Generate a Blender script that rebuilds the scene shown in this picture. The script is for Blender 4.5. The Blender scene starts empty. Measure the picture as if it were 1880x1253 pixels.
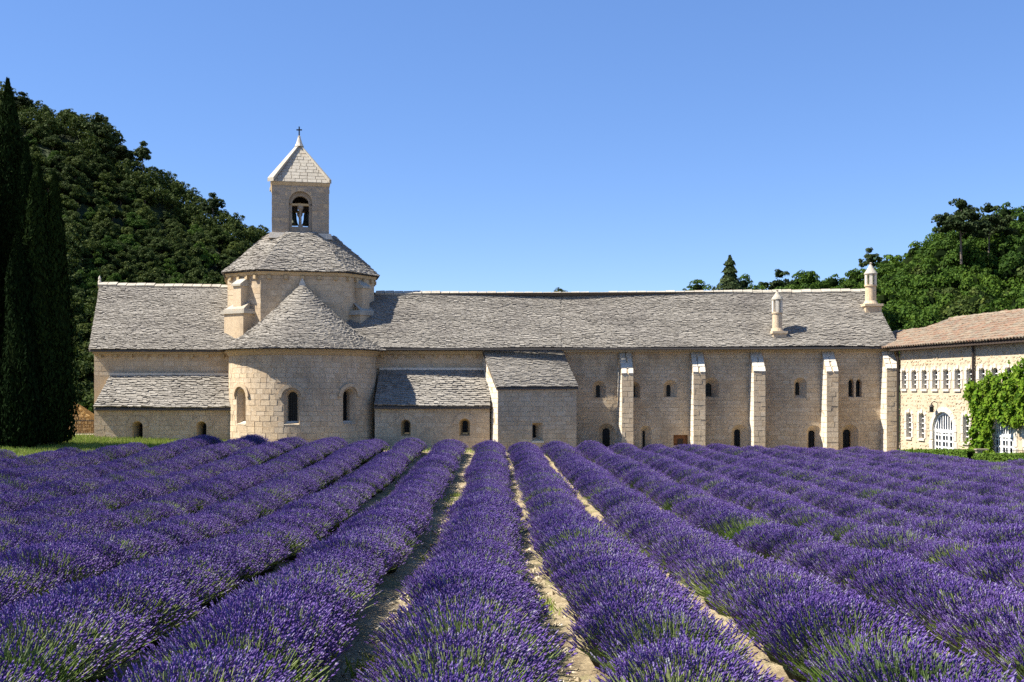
import bpy, math, random
import numpy as np
from mathutils import Vector, Matrix
R = math.radians
rng = np.random.default_rng(7)
random.seed(7)
sc = bpy.context.scene
COL = sc.collection

# ---------------------------------------------------------------- camera, sky, sun, exposure
F, CX, HY, CAMZ = 1950.0, 940.0, 712.0, 3.1
cam = bpy.data.cameras.new('camera'); camo = bpy.data.objects.new('camera', cam); COL.objects.link(camo)
cam.sensor_width = 36; cam.lens = 36 * F / 1880; cam.shift_y = (HY - 626.5) / 1880
cam.clip_end = 3000; cam.clip_start = 0.1
camo.location = (0, 0, CAMZ); camo.rotation_euler = (R(90), 0, 0)
sc.camera = camo
SUN = Vector((-1.0, -0.14, 1.24)).normalized()
EL = math.asin(SUN.z); AZ = math.atan2(SUN.x, SUN.y)
w = bpy.data.worlds.new('World'); sc.world = w; w.use_nodes = True
nt = w.node_tree; nt.nodes.clear()
sky = nt.nodes.new('ShaderNodeTexSky'); sky.sky_type = 'NISHITA'; sky.sun_disc = False
sky.sun_elevation = EL; sky.sun_rotation = AZ; sky.altitude = 3000; sky.air_density = 1.0; sky.dust_density = 0.0; sky.ozone_density = 6.0
bg = nt.nodes.new('ShaderNodeBackground'); bg.inputs['Strength'].default_value = 0.137
wo = nt.nodes.new('ShaderNodeOutputWorld')
gm = nt.nodes.new('ShaderNodeGamma'); gm.inputs[1].default_value = .62; nt.links.new(sky.outputs[0], gm.inputs[0])
hs = nt.nodes.new('ShaderNodeHueSaturation'); hs.inputs['Saturation'].default_value = 1.34; hs.inputs['Hue'].default_value = .513; nt.links.new(gm.outputs[0], hs.inputs['Color']); nt.links.new(hs.outputs[0], bg.inputs[0]); nt.links.new(bg.outputs[0], wo.inputs[0])
sl = bpy.data.lights.new('sun', 'SUN'); sl.energy = 4.1; sl.angle = R(0.53); sl.color = (1, 0.95, 0.86)
so = bpy.data.objects.new('sun', sl); COL.objects.link(so)
so.rotation_euler = SUN.to_track_quat('Z', 'Y').to_euler(); so.location = (-60, -15, 70)
sc.view_settings.view_transform = 'Standard'; sc.view_settings.look = 'None'
sc.view_settings.gamma = 1; sc.view_settings.use_curve_mapping = False
sc.view_settings.exposure = 1.46
sc.render.engine = 'CYCLES'; sc.cycles.max_bounces = 5; sc.cycles.diffuse_bounces = 3
sc.cycles.transmission_bounces = 3; sc.cycles.transparent_max_bounces = 4; sc.cycles.use_denoising = False

def P(px, py, Y): return Vector(((px - CX) * Y / F, Y, CAMZ - (py - HY) * Y / F))
def zat(py, Y): return CAMZ - (py - HY) * Y / F
def xat(px, Y): return (px - CX) * Y / F
def sm(t): t = np.clip(t, 0, 1); return t * t * (3 - 2 * t)
def g(x, y):                                     # lie of the land
    x = np.clip(np.asarray(x, float), -32, 32); y = np.asarray(y, float)
    base = np.interp(y, [6, 9, 11, 13, 15, 18, 22, 30, 50], [.62, .62, .60, .50, .38, .22, .11, .05, 0])
    return base - .028 * np.minimum(x, 0) * sm((y - 33) / 13) - .021 * np.maximum(x, 0) * sm((y - 22) / 25)

# ---------------------------------------------------------------- materials
class NB:
    def __init__(s, name):
        s.m = bpy.data.materials.new(name); s.m.use_nodes = True
        s.t = s.m.node_tree; s.t.nodes.clear()
        s.out = s.n('ShaderNodeOutputMaterial')
    def n(s, ty, **kw):
        nd = s.t.nodes.new(ty)
        for k, v in kw.items(): setattr(nd, k, v)
        return nd
    def l(s, a, b): s.t.links.new(a, b)
    def pos(s): return s.n('ShaderNodeNewGeometry').outputs['Position']
    def rand(s):
        a = s.n('ShaderNodeNewGeometry').outputs['Random Per Island']; b = s.n('ShaderNodeObjectInfo').outputs['Random']
        ad = s.n('ShaderNodeMath', operation='ADD'); s.l(a, ad.inputs[0]); s.l(b, ad.inputs[1])
        fr = s.n('ShaderNodeMath', operation='FRACT'); s.l(ad.outputs[0], fr.inputs[0]); return fr.outputs[0]
    def noise(s, scale, detail=3, rough=.6, vec=None, stretch=None):
        nz = s.n('ShaderNodeTexNoise'); nz.inputs['Scale'].default_value = scale
        nz.inputs['Detail'].default_value = detail; nz.inputs['Roughness'].default_value = rough
        v = vec or s.pos()
        if stretch:
            mp = s.n('ShaderNodeMapping'); mp.inputs['Scale'].default_value = stretch; s.l(v, mp.inputs[0]); v = mp.outputs[0]
        s.l(v, nz.inputs['Vector']); return nz.outputs[0]
    def ramp(s, fac, stops):
        r = s.n('ShaderNodeValToRGB'); e = r.color_ramp.elements
        while len(e) < len(stops): e.new(0.5)
        for i, (p, c) in enumerate(stops):
            e[i].position = p; e[i].color = (*(c if hasattr(c, '__len__') else (c,) * 3), 1)
        s.l(fac, r.inputs[0]); return r.outputs[0]
    def mix(s, fac, a, b, mode='MIX'):
        m = s.n('ShaderNodeMix', data_type='RGBA', blend_type=mode)
        for val, i in ((fac, 0), (a, 6), (b, 7)):
            if hasattr(val, 'is_output'): s.l(val, m.inputs[i])
            else: m.inputs[i].default_value = val if i == 0 else (*(val if hasattr(val, '__len__') else (val,) * 3), 1)
        return m.outputs[2]
    def finish(s, col, rough=.9, bump=None, bs=.3, bd=.02, metal=0, spec=.3, transl=0):
        p = s.n('ShaderNodeBsdfPrincipled'); p.inputs['Roughness'].default_value = rough
        p.inputs['Metallic'].default_value = metal; p.inputs['Specular IOR Level'].default_value = spec
        if hasattr(col, 'is_output'): s.l(col, p.inputs['Base Color'])
        else: p.inputs['Base Color'].default_value = (*col, 1)
        if bump is not None:
            b = s.n('ShaderNodeBump'); b.inputs['Strength'].default_value = bs; b.inputs['Distance'].default_value = bd
            s.l(bump, b.inputs['Height']); s.l(b.outputs[0], p.inputs['Normal'])
        sh = p.outputs[0]
        if transl:
            tr = s.n('ShaderNodeBsdfTranslucent'); mx = s.n('ShaderNodeMixShader'); mx.inputs[0].default_value = transl
            if hasattr(col, 'is_output'): s.l(col, tr.inputs[0])
            else: tr.inputs[0].default_value = (*col, 1)
            s.l(sh, mx.inputs[1]); s.l(tr.outputs[0], mx.inputs[2]); sh = mx.outputs[0]
        s.l(sh, s.out.inputs[0]); return s.m

def stone_mat(name, cols, stain=(.22, .17, .12), samt=(.50, .74), grain=.28, streak=True):
    b = NB(name)
    c = b.ramp(b.rand(), [(i / (len(cols) - 1), k) for i, k in enumerate(cols)])
    st = b.ramp(b.noise(.75, 6, .7, stretch=(1, 1, .7)), [(samt[0], 0.0), (samt[1], 1.0)])
    c = b.mix(st, c, b.mix(.58, c, stain))
    if streak:
        s2 = b.ramp(b.noise(1.6, 4, .6, stretch=(1.6, 1.6, .35)), [(.52, 0.0), (.76, .65)])
        c = b.mix(s2, c, b.mix(.5, c, (.26, .22, .17)))
    if streak:
        oc = b.ramp(b.noise(.9, 5, .65, stretch=(1, 1, 1.3)), [(.54, 0.0), (.70, .42)])
        c = b.mix(oc, c, b.mix(.55, c, (.50, .31, .13)))
    gr = b.ramp(b.noise(14, 5, .7), [(.25, 1 - grain * 1.6), (.7, 1 + grain * .25)])
    c = b.mix(1.0, c, gr, 'MULTIPLY')
    return b.finish(c, .92, b.noise(30, 4, .7), .5, .012)

M = {}
M['stone'] = stone_mat('limestone', [(.56, .42, .265), (.66, .51, .33), (.62, .485, .325), (.68, .545, .375), (.58, .435, .275), (.67, .52, .335)])
M['dark_stone'] = stone_mat('dark_shaded_stone', [(.34, .29, .22), (.40, .34, .265), (.37, .31, .24), (.44, .37, .29)], stain=(.17, .14, .11))  # dark grey stone; on the tower its darkness is painted shade
M['pale_stone'] = stone_mat('dressed_limestone', [(.66, .585, .47), (.73, .655, .53), (.69, .61, .49)], samt=(.58, .8), streak=False)
M['grey_stone'] = stone_mat('grey_limestone', [(.44, .39, .31), (.50, .45, .36), (.47, .42, .33)], samt=(.52, .75))
M['warm_stone'] = stone_mat('warm_reveal_stone', [(.52, .38, .20), (.58, .43, .25)], samt=(.6, .85))
M['mortar'] = stone_mat('mortar', [(.55, .42, .27), (.57, .435, .28)])
M['wing_mortar'] = stone_mat('lime_mortar', [(.56, .455, .315), (.56, .455, .315)], samt=(.62, .85), grain=.2, streak=False)
M['rubble'] = stone_mat('rubble_stone', [(.46, .345, .205), (.58, .465, .31), (.61, .50, .345), (.51, .395, .25), (.59, .48, .325), (.43, .335, .215)], samt=(.66, .9), streak=False)
M['ochre'] = stone_mat('ochre_rubble', [(.42, .25, .09), (.5, .32, .12), (.34, .2, .08)])
def slate_mat():
    b = NB('stone_slate')
    c = b.ramp(b.rand(), [(0, (.235, .210, .172)), (.25, (.325, .294, .245)), (.5, (.285, .257, .213)), (.75, (.36, .327, .275)), (1, (.265, .238, .197))])
    st = b.ramp(b.noise(.35, 5, .65), [(.5, 0.0), (.72, 1.0)])
    c = b.mix(st, c, b.mix(.55, c, (.15, .13, .115)))
    l = b.ramp(b.noise(2.2, 4, .7), [(.62, 0.0), (.75, .6)])
    c = b.mix(l, c, (.40, .37, .30))
    c = b.mix(1.0, c, b.ramp(b.noise(18, 4, .7), [(.25, .6), (.7, 1.08)]), 'MULTIPLY')
    return b.finish(c, .93, b.noise(25, 4, .7), .5, .015)
M['slate'] = slate_mat()
M['deck'] = NB('roof_bed').finish((.10, .085, .07), .95)
def tile_mat():
    b = NB('canal_tile')
    c = b.ramp(b.rand(), [(0, (.24, .125, .075)), (.25, (.18, .135, .095)), (.45, (.29, .18, .11)), (.65, (.17, .135, .10)), (.85, (.29, .225, .15)), (1, (.23, .12, .075))])
    l = b.ramp(b.noise(3, 5, .7), [(.45, 0.0), (.62, .8)])
    c = b.mix(l, c, (.23, .195, .14))
    return b.finish(c, .9, b.noise(30, 3), .3, .01)
M['tile'] = tile_mat()
def flat(name, col, rough=.8, var=.25, scale=6, **k):
    b = NB(name); nz = b.noise(scale, 4, .65)
    return b.finish(b.mix(nz, tuple(v * (1 - var) for v in col), tuple(min(1, v * (1 + var)) for v in col)), rough, b.noise(scale * 5, 3), .25, .008, **k)
M['glass'] = flat('old_glass', (.012, .012, .013), .2, .5, 3, spec=.18)
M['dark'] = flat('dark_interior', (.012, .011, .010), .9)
M['iron'] = flat('wrought_iron', (.018, .017, .016), .7, spec=.1)
M['bronze'] = flat('bell_bronze', (.05, .055, .04), .45, metal=.7)
M['wood'] = flat('old_oak', (.20, .085, .03), .75, .35, 9)
M['beam'] = flat('dark_beam', (.05, .035, .025), .85)
M['white'] = flat('white_paint', (.78, .77, .74), .5, .05)
M['pipe'] = flat('brown_pipe', (.035, .026, .02), .5)
M['bark'] = flat('bark', (.09, .07, .05), .95, .4, 8)
M['pinebark'] = flat('grey_bark', (.14, .11, .09), .95, .4, 8)

def leaf_mat(name, cols, transl=.2, rough=.7, spec=.12):
    b = NB(name)
    c = b.ramp(b.rand(), [(i / (len(cols) - 1), k) for i, k in enumerate(cols)])
    o = b.n('ShaderNodeObjectInfo').outputs['Random']
    c = b.mix(1.0, c, b.ramp(o, [(0, (.55, .62, .6)), (.35, (1.05, 1.0, .9)), (.7, (.8, .85, .8)), (1, (1.3, 1.2, .95))]), 'MULTIPLY')
    return b.finish(c, rough, transl=transl, spec=spec)
M['oak'] = leaf_mat('oak_leaves', [(.022, .038, .008), (.055, .080, .015), (.032, .055, .011), (.10, .125, .026)])
M['bright'] = leaf_mat('bright_leaves', [(.025, .060, .008), (.065, .120, .014), (.04, .085, .010), (.100, .160, .022)], .25)
M['pine'] = leaf_mat('pine_needles', [(.022, .038, .014), (.045, .068, .022), (.06, .08, .03)], .1)
M['cyp'] = leaf_mat('cypress_leaves', [(.006, .013, .004), (.010, .020, .006), (.016, .030, .008)], .05, .9, .02)
M['vine'] = leaf_mat('vine_leaves', [(.10, .21, .015), (.19, .33, .02), (.25, .37, .03), (.05, .12, .012), (.30, .40, .045)], .4)
M['hedge'] = leaf_mat('hedge_leaves', [(.06, .12, .015), (.10, .18, .025), (.13, .20, .03)], .25)
M['grass'] = leaf_mat('grass_blades', [(.16, .25, .03), (.25, .35, .05), (.34, .38, .09), (.36, .36, .14)], .3)
M['shrub'] = leaf_mat('shrub_leaves', [(.06, .08, .035), (.10, .12, .06), (.12, .13, .08)], .2)
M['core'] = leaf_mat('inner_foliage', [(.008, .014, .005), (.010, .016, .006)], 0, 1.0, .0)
def lav_mat():
    b = NB('lavender_flower')
    c = b.ramp(b.rand(), [(0, (.082, .042, .19)), (.35, (.130, .074, .285)), (.6, (.185, .116, .375)), (.8, (.092, .047, .185)), (.9, (.26, .20, .43)), (1, (.32, .30, .37))])
    o = b.n('ShaderNodeObjectInfo').outputs['Random']
    c = b.mix(1.0, c, b.ramp(o, [(0, (.80, .78, .82)), (.3, (1.0, 1.0, 1.0)), (.6, (.9, .86, .92)), (.8, (1.15, 1.12, 1.05)), (1, (1.12, 1.2, .98))]), 'MULTIPLY')
    return b.finish(c, .7, transl=.15, spec=.2)
M['lav'] = lav_mat()
M['lavstem'] = leaf_mat('lavender_stem', [(.10, .15, .045), (.20, .26, .09), (.30, .34, .18), (.13, .21, .045)], .15)
M['lavleaf'] = leaf_mat('lavender_leaf', [(.08, .16, .02), (.14, .25, .03), (.20, .31, .05)], .25)
M['lavcore'] = leaf_mat('lavender_shade_core', [(.006, .010, .005), (.010, .014, .007)], 0)  # near-black: shade in the gaps between stems put into the colour
def ground_mat():
    b = NB('dry_soil')
    c = b.ramp(b.noise(2.4, 6, .7), [(.30, (.20, .145, .085)), (.5, (.38, .30, .18)), (.72, (.52, .42, .27))])
    c = b.mix(b.ramp(b.noise(.9, 5, .7), [(.52, 0.0), (.68, .75)]), c, (.17, .19, .055))
    c = b.mix(1.0, c, b.ramp(b.noise(28, 4, .75), [(.3, .5), (.65, 1.1)]), 'MULTIPLY')
    return b.finish(c, .95, b.noise(40, 5, .75), .9, .03)
M['soil'] = ground_mat()
def hill_mat():
    b = NB('hill_scrub')
    c = b.ramp(b.noise(.25, 5, .7), [(.35, (.022, .032, .010)), (.6, (.035, .05, .016)), (.85, (.06, .07, .03))])
    return b.finish(c, .95, b.noise(2, 4), .8, .3)
M['hill'] = hill_mat()
b_ = NB('pebble'); M['pebble'] = b_.finish(b_.ramp(b_.rand(), [(0, (.22, .165, .10)), (.5, (.42, .345, .23)), (1, (.56, .48, .35))]), .9)

# ---------------------------------------------------------------- mesh helpers
def raw_mesh(name, V, Fc, mats, mi=None, smooth=False):
    V = np.asarray(V, dtype=np.float32); Fc = np.asarray(Fc, dtype=np.int32)
    me = bpy.data.meshes.new(name); k = Fc.shape[1]
    me.vertices.add(len(V)); me.vertices.foreach_set('co', V.ravel())
    me.loops.add(Fc.size); me.loops.foreach_set('vertex_index', Fc.ravel())
    me.polygons.add(len(Fc)); me.polygons.foreach_set('loop_start', np.arange(0, Fc.size, k, dtype=np.int32))
    try: me.polygons.foreach_set('loop_total', np.full(len(Fc), k, dtype=np.int32))
    except Exception: pass
    for m in (mats if isinstance(mats, (list, tuple)) else [mats]): me.materials.append(m)
    if mi is not None: me.polygons.foreach_set('material_index', np.asarray(mi, dtype=np.int32))
    me.update(calc_edges=True); me.validate()
    me.polygons.foreach_set('use_smooth', np.full(len(me.polygons), smooth, dtype=bool))
    return me

class MB:
    def __init__(s): s.v = []; s.f = []
    def face(s, *pts):
        i = len(s.v); s.v += [tuple(p) for p in pts]; s.f.append(tuple(range(i, i + len(pts))))
    def grid(s, rows, close=False):
        i = len(s.v); n = len(rows[0])
        for r in rows: s.v += [tuple(p) for p in r]
        for a in range(len(rows) - 1):
            for b in range(n if close else n - 1):
                c = (b + 1) % n; s.f.append((i + a * n + b, i + a * n + c, i + (a + 1) * n + c, i + (a + 1) * n + b))
    def box(s, M4):
        i = len(s.v)
        for x in (-.5, .5):
            for y in (-.5, .5):
                for z in (-.5, .5): s.v.append(tuple(M4 @ Vector((x, y, z))))
        for q in ((0, 1, 3, 2), (4, 6, 7, 5), (0, 4, 5, 1), (2, 3, 7, 6), (0, 2, 6, 4), (1, 5, 7, 3)): s.f.append(tuple(i + k for k in q))
    def abox(s, c, d, rz=0, rx=0):
        s.box(Matrix.Translation(c) @ Matrix.Rotation(rz, 4, 'Z') @ Matrix.Rotation(rx, 4, 'X') @ Matrix.Diagonal((*d, 1)))
    def prism(s, bot, top):
        n = len(bot); i = len(s.v); s.v += [tuple(p) for p in bot] + [tuple(p) for p in top]
        for k in range(n): s.f.append((i + k, i + (k + 1) % n, i + n + (k + 1) % n, i + n + k))
        s.f.append(tuple(i + k for k in reversed(range(n)))); s.f.append(tuple(i + n + k for k in range(n)))
    def lathe(s, c, prof, n=16):
        c = Vector(c)
        s.grid([[c + Vector((r * math.cos(2 * math.pi * k / n), r * math.sin(2 * math.pi * k / n), z)) for k in range(n)] for r, z in prof], True)
    def tube(s, pts, rad, n=6):
        pts = [Vector(p) for p in pts]; rows = []
        for i, p in enumerate(pts):
            d = (pts[min(i + 1, len(pts) - 1)] - pts[max(i - 1, 0)]).normalized()
            a = d.orthogonal().normalized(); b = d.cross(a)
            r = rad[i] if hasattr(rad, '__len__') else rad
            rows.append([p + r * (math.cos(2 * math.pi * k / n) * a + math.sin(2 * math.pi * k / n) * b) for k in range(n)])
        s.grid(rows, True); i = len(s.v); s.v += [tuple(pts[0]), tuple(pts[-1])]
        a0 = i - len(rows) * n
        for k in range(n):
            s.f.append((i, a0 + (k + 1) % n, a0 + k)); s.f.append((i + 1, i - n + k, i - n + (k + 1) % n))
    def build(s, name, mat, parent=None, base=None, kind=None, smooth=False):
        base = Vector(base) if base is not None else (Vector(parent['_base']) if parent is not None and '_base' in parent else Vector((0, 0, 0)))
        me = bpy.data.meshes.new(name)
        me.from_pydata([(x - base.x, y - base.y, z - base.z) for x, y, z in s.v], [], s.f)
        me.materials.append(mat)
        if smooth: me.polygons.foreach_set('use_smooth', [True] * len(me.polygons))
        return link(name, me, parent, base, kind)

def link(name, me, parent=None, base=Vector((0, 0, 0)), kind=None):
    o = bpy.data.objects.new(name, me); COL.objects.link(o)
    if parent is not None: o.parent = parent; o['_base'] = tuple(parent['_base'])
    else: o.location = base; o['_base'] = tuple(base)
    if kind: o['kind'] = kind
    return o
def tag(o, label=None, cat=None, group=None, kind=None):
    for k, v in (('label', label), ('category', cat), ('group', group), ('kind', kind)):
        if v: o[k] = v
    return o
def thing(name, loc, label, cat, group=None):
    o = bpy.data.objects.new(name, None); COL.objects.link(o); o.location = loc; o['_base'] = tuple(loc); o.empty_display_size = .3
    return tag(o, label, cat, group)
def npart(name, V, Fc, mats, parent=None, kind=None, mi=None, smooth=False):
    b = np.array(parent['_base']) if parent is not None else np.zeros(3)
    return link(name, raw_mesh(name, np.asarray(V) - b, Fc, mats, mi, smooth), parent, Vector((0, 0, 0)), kind)

# unit pieces -------------------------------------------------------
def unit_stone(seed, bx=.02, bz=.045):
    r = np.random.default_rng(seed); rings = []
    for y, ix, iz in ((0, bx, bz), (.4, 0, 0), (1, 0, 0)):
        q = np.array([(-.5 + ix, y, -.5 + iz), (.5 - ix, y, -.5 + iz), (.5 - ix, y, .5 - iz), (-.5 + ix, y, .5 - iz)])
        if y == 0: q += r.uniform(-1, 1, (4, 3)) * (.012, .05, .025)
        rings.append(q)
    Fq = [(0, 1, 2, 3)] + [(a * 4 + i, (a + 1) * 4 + i, (a + 1) * 4 + (i + 1) % 4, a * 4 + (i + 1) % 4) for a in (0, 1) for i in range(4)]
    return np.vstack(rings), np.array(Fq)[:, ::-1]
def unit_rubble(seed):
    r = np.random.default_rng(seed); n = 6
    a = np.linspace(0, 2 * np.pi, n, endpoint=False) + r.uniform(-.3, .3, n)
    rad = r.uniform(.44, .6, n); o = np.stack([np.cos(a) * rad, np.full(n, .5), np.sin(a) * rad], 1)
    i = o * (.78, 1, .78); i[:, 1] = r.uniform(-.1, .12, n); bk = o.copy(); bk[:, 1] = 1
    V = np.vstack([i, o, bk]); Fq = []
    for k in range(n):
        j = (k + 1) % n; Fq += [(k, n + k, n + j, j), (n + k, 2 * n + k, 2 * n + j, n + j)]
    Fq += [(0, 1, 2, 3), (0, 3, 4, 5)]
    return V, np.array(Fq)
def unit_slate(seed):
    r = np.random.default_rng(seed)
    V = np.array([(x, y, z) for y in (0, 1) for z in (0, 1) for x in (-.5, .5)], float)
    V[:4, 1] += np.repeat(0, 4); V[[0, 2], 1] += r.uniform(-.1, .1); V[[1, 3], 1] += r.uniform(-.1, .1)
    V[[2, 3], 2] += r.uniform(-.25, .25, 2); V[[0, 2], 0] += r.uniform(-.03, .05); V[[1, 3], 0] -= r.uniform(-.03, .05)
    V[4:, 2] *= .35
    return V, np.array([(0, 1, 3, 2), (2, 3, 7, 6), (0, 2, 6, 4), (1, 5, 7, 3)])
def unit_tile(seed):
    r = np.random.default_rng(seed); n = 6; V = []
    for y, s in ((0, 1.0), (1, .82)):
        for k in range(n):
            a = math.pi * k / (n - 1); V.append((-.5 * s * math.cos(a), y, .5 * s * math.sin(a) + (.12 if y == 0 else 0)))
    for k in range(n):
        a = math.pi * k / (n - 1); V.append((-.40 * math.cos(a), 0, .40 * math.sin(a)))
    V = np.array(V); V[:, 2] += r.uniform(-.03, .03)
    Fq = [(k, k + 1, n + k + 1, n + k) for k in range(n - 1)] + [(k + 1, k, 2 * n + k, 2 * n + k + 1) for k in range(n - 1)]
    return V, np.array(Fq)
UNITS = {'stone': [unit_stone(i) for i in range(5)], 'rubble': [unit_rubble(i) for i in range(7)],
         'slate': [unit_slate(i) for i in range(6)], 'tile': [unit_tile(i) for i in range(4)]}
_um = {}
def unit_mesh(kind, i, mat):
    key = (kind, i, mat.name)
    if key not in _um:
        V, Fq = UNITS[kind][i]; _um[key] = raw_mesh(kind, V, Fq, mat)
    return _um[key]
class Pieces:
    """many alike pieces of one thing: the largest in view become objects, the rest one joined part"""
    def __init__(s, kind, mat): s.kind = kind; s.mat = mat; s.m = []; s.par = []
    def add(s, o, x, y, z, parent=None):
        s.m.append(((x[0], y[0], z[0], o[0]), (x[1], y[1], z[1], o[1]), (x[2], y[2], z[2], o[2]), (0, 0, 0, 1))); s.par.append(parent)
    def done(s, parent, name, rest, limit=295):
        if not s.m: return
        A = np.array(s.m); n = len(A); var = rng.integers(0, len(UNITS[s.kind]), n); base = np.array(parent['_base'])
        c = A[:, :3, 3]; px = CX + c[:, 0] * F / c[:, 1]; py = HY - (c[:, 2] - CAMZ) * F / c[:, 1]
        ax = np.linalg.norm(A[:, :3, 0], axis=1); third = A[:, :3, 1] if s.kind in ('slate', 'tile') else A[:, :3, 2]
        nrm = np.cross(A[:, :3, 0], third); view = c - np.array((0, 0, CAMZ)); dist = np.linalg.norm(view, axis=1)
        score = np.abs((nrm * view).sum(1)) / dist ** 3 * rng.uniform(.8, 1.2, n)
        # facing away or out of the frame: never singled out
        outn = nrm if s.kind in ('slate', 'tile') else A[:, :3, 1] * -1
        score[(outn * view).sum(1) > 0] = 0; score[(px < 0) | (px > 1880) | (py > 812)] = 0
        order = np.argsort(-score); pick = order[:limit]; pick = pick[score[pick] > 0]; restm = np.ones(n, bool); restm[pick] = False
        T = Matrix.Translation(-Vector(base))
        for i in pick:
            o = bpy.data.objects.new(name, unit_mesh(s.kind, int(var[i]), s.mat)); COL.objects.link(o)
            o.parent = s.par[i] or parent; o.matrix_local = T @ Matrix([list(r) for r in A[i]])
        Vs, Fs, off = [], [], 0
        for k, (V, Fq) in enumerate(UNITS[s.kind]):
            ii = np.where(restm & (var == k))[0]
            if not len(ii): continue
            W = np.einsum('nij,vj->nvi', A[ii][:, :3, :3], V) + A[ii][:, None, :3, 3]
            Vs.append(W.reshape(-1, 3)); Fs.append((Fq[None] + (np.arange(len(ii)) * len(V))[:, None, None]).reshape(-1, 4) + off); off += len(ii) * len(V)
        if Vs: npart(rest, np.vstack(Vs), np.vstack(Fs), s.mat, parent, 'stuff')

# walls -------------------------------------------------------------
UP = Vector((0, 0, 1))
class Wall:
    def __init__(s, O, d):
        s.O = Vector((O[0], O[1], 0)); s.d = Vector((d[0], d[1], 0)).normalized(); s.n = Vector((s.d.y, -s.d.x, 0))
    def pos(s, u, z, d=0): return s.O + s.d * u - s.n * d + UP * z
    def axes(s, u): return s.d, s.n
    def u(s, px):
        k = (px - CX) / F; return (k * s.O.y - s.O.x) / (s.d.x - k * s.d.y)
    def z(s, px, py): return zat(py, s.O.y + s.u(px) * s.d.y)
class Cyl(Wall):
    def __init__(s, C, R_): s.C = Vector((C[0], C[1], 0)); s.R = R_
    def pos(s, u, z, d=0):
        a = u / s.R; return s.C + Vector((math.sin(a), -math.cos(a), 0)) * (s.R - d) + UP * z
    def axes(s, u):
        a = u / s.R; return Vector((math.cos(a), math.sin(a), 0)), Vector((math.sin(a), -math.cos(a), 0))
class Op:
    """an opening: arch over a rectangle"""
    def __init__(s, uc, wd, z0, ztop, shape='round', ring=0.0):
        s.uc, s.w, s.z0, s.shape, s.ring = uc, wd, z0, shape, ring
        s.r = wd / 2; rise = {'round': s.r, 'seg': wd * .22, 'rect': 0, 'point': wd * .9}[shape]
        s.zs = ztop - rise; s.zt = ztop; s.rise = rise
    def top(s, u):
        x = min(1, abs(u - s.uc) / s.r)
        if s.shape == 'round': return s.zs + s.r * math.sqrt(max(0, 1 - x * x))
        if s.shape == 'seg': return s.zs + s.rise * (1 - x * x)
        if s.shape == 'point': return s.zs + s.rise * math.sqrt(max(0, 1 - x ** 1.6))
        return s.zt
    def half(s, z, m=0):
        if z < s.z0 - .0 or z > s.zt + m: return 0
        if z <= s.zs or s.rise == 0: return s.r + m
        q = (z - s.zs) / (s.rise + m)
        return (s.r + m) * math.sqrt(max(0, 1 - q * q))
    def loop(s, n=12, k=1.0, z0=None, dz=0):
        z0 = s.z0 if z0 is None else z0
        pts = [(s.uc - s.r, z0), (s.uc - s.r, (z0 + s.zs) / 2)]
        for i in range(n + 1):
            if s.rise: u = s.uc - s.r * math.cos(math.pi * i / n)
            else: u = s.uc - s.r + s.w * i / n
            pts.append((u, s.top(u)))
        return pts + [(s.uc + s.r, (z0 + s.zs) / 2), (s.uc + s.r, z0)]

def wall_face(wl, u0, u1, z0, top, ops, step, mb=None, d=0.0):
    """backing face with real holes, in narrow columns"""
    mb = mb or MB(); topf = top if callable(top) else (lambda u: top)
    cuts = {u0, u1}; n = max(1, int((u1 - u0) / step))
    for i in range(n + 1): cuts.add(u0 + (u1 - u0) * i / n)
    for o in ops:
        for i in range(13): cuts.add(o.uc - o.r * math.cos(math.pi * i / 12))
    cu = [c for c in sorted(cuts) if u0 <= c <= u1]
    for a, b in zip(cu, cu[1:]):
        if b - a < 1e-4: continue
        mid = (a + b) / 2; segs = [(z0, z0)]; lo = (z0, z0)
        for o in sorted([o for o in ops if abs(mid - o.uc) < o.r], key=lambda o: o.z0):
            mb.face(wl.pos(a, lo[0], d), wl.pos(b, lo[1], d), wl.pos(b, o.z0, d), wl.pos(a, o.z0, d)); lo = (o.top(a), o.top(b))
        mb.face(wl.pos(a, lo[0], d), wl.pos(b, lo[1], d), wl.pos(b, topf(b), d), wl.pos(a, topf(a), d))
    return mb

def lay(wl, pcs, u0, u1, z0, top, ops, ch=(.17, .25), ln=(.28, .62), proud=.009, parent=None, th=.10, gap=.007, cyl=False):
    """coursed stones over a wall face, stopped at the openings"""
    topf = top if callable(top) else (lambda u: top)
    zmax = max(topf(u0), topf(u1), topf((u0 + u1) / 2)); z = z0
    while z < zmax - .04:
        h = random.uniform(*ch); z1 = min(z + h, zmax)
        if zmax - z1 < .09: z1 = zmax
        u = u0 - random.uniform(0, ln[1] * .4); zm = (z + z1) / 2
        while u < u1 - .03:
            L = random.uniform(*ln); a, b = max(u, u0), min(u + L, u1)
            if u1 - b < .12: b = u1; L = u1 - u
            u += L
            parts = [(a, b)]
            for o in ops:
                hw = max(o.half(z + .02, o.ring), o.half(z1 - .02, o.ring), o.half(zm, o.ring))
                if hw <= 0: continue
                new = []
                for p, q in parts:
                    if q <= o.uc - hw or p >= o.uc + hw: new.append((p, q)); continue
                    if p < o.uc - hw: new.append((p, o.uc - hw))
                    if q > o.uc + hw: new.append((o.uc + hw, q))
                parts = new
            for p, q in parts:
                if q - p < .06: continue
                mu = (p + q) / 2; zt = min(z1, topf(p), topf(q))
                if zt - z < .05: continue
                dx, nn = wl.axes(mu); pr = random.uniform(.1, 1) * proud
                pcs.add(wl.pos(mu, (z + zt) / 2, -pr), dx * (q - p - gap), -nn * th, UP * (zt - z - gap), parent)
        z = z1

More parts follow.
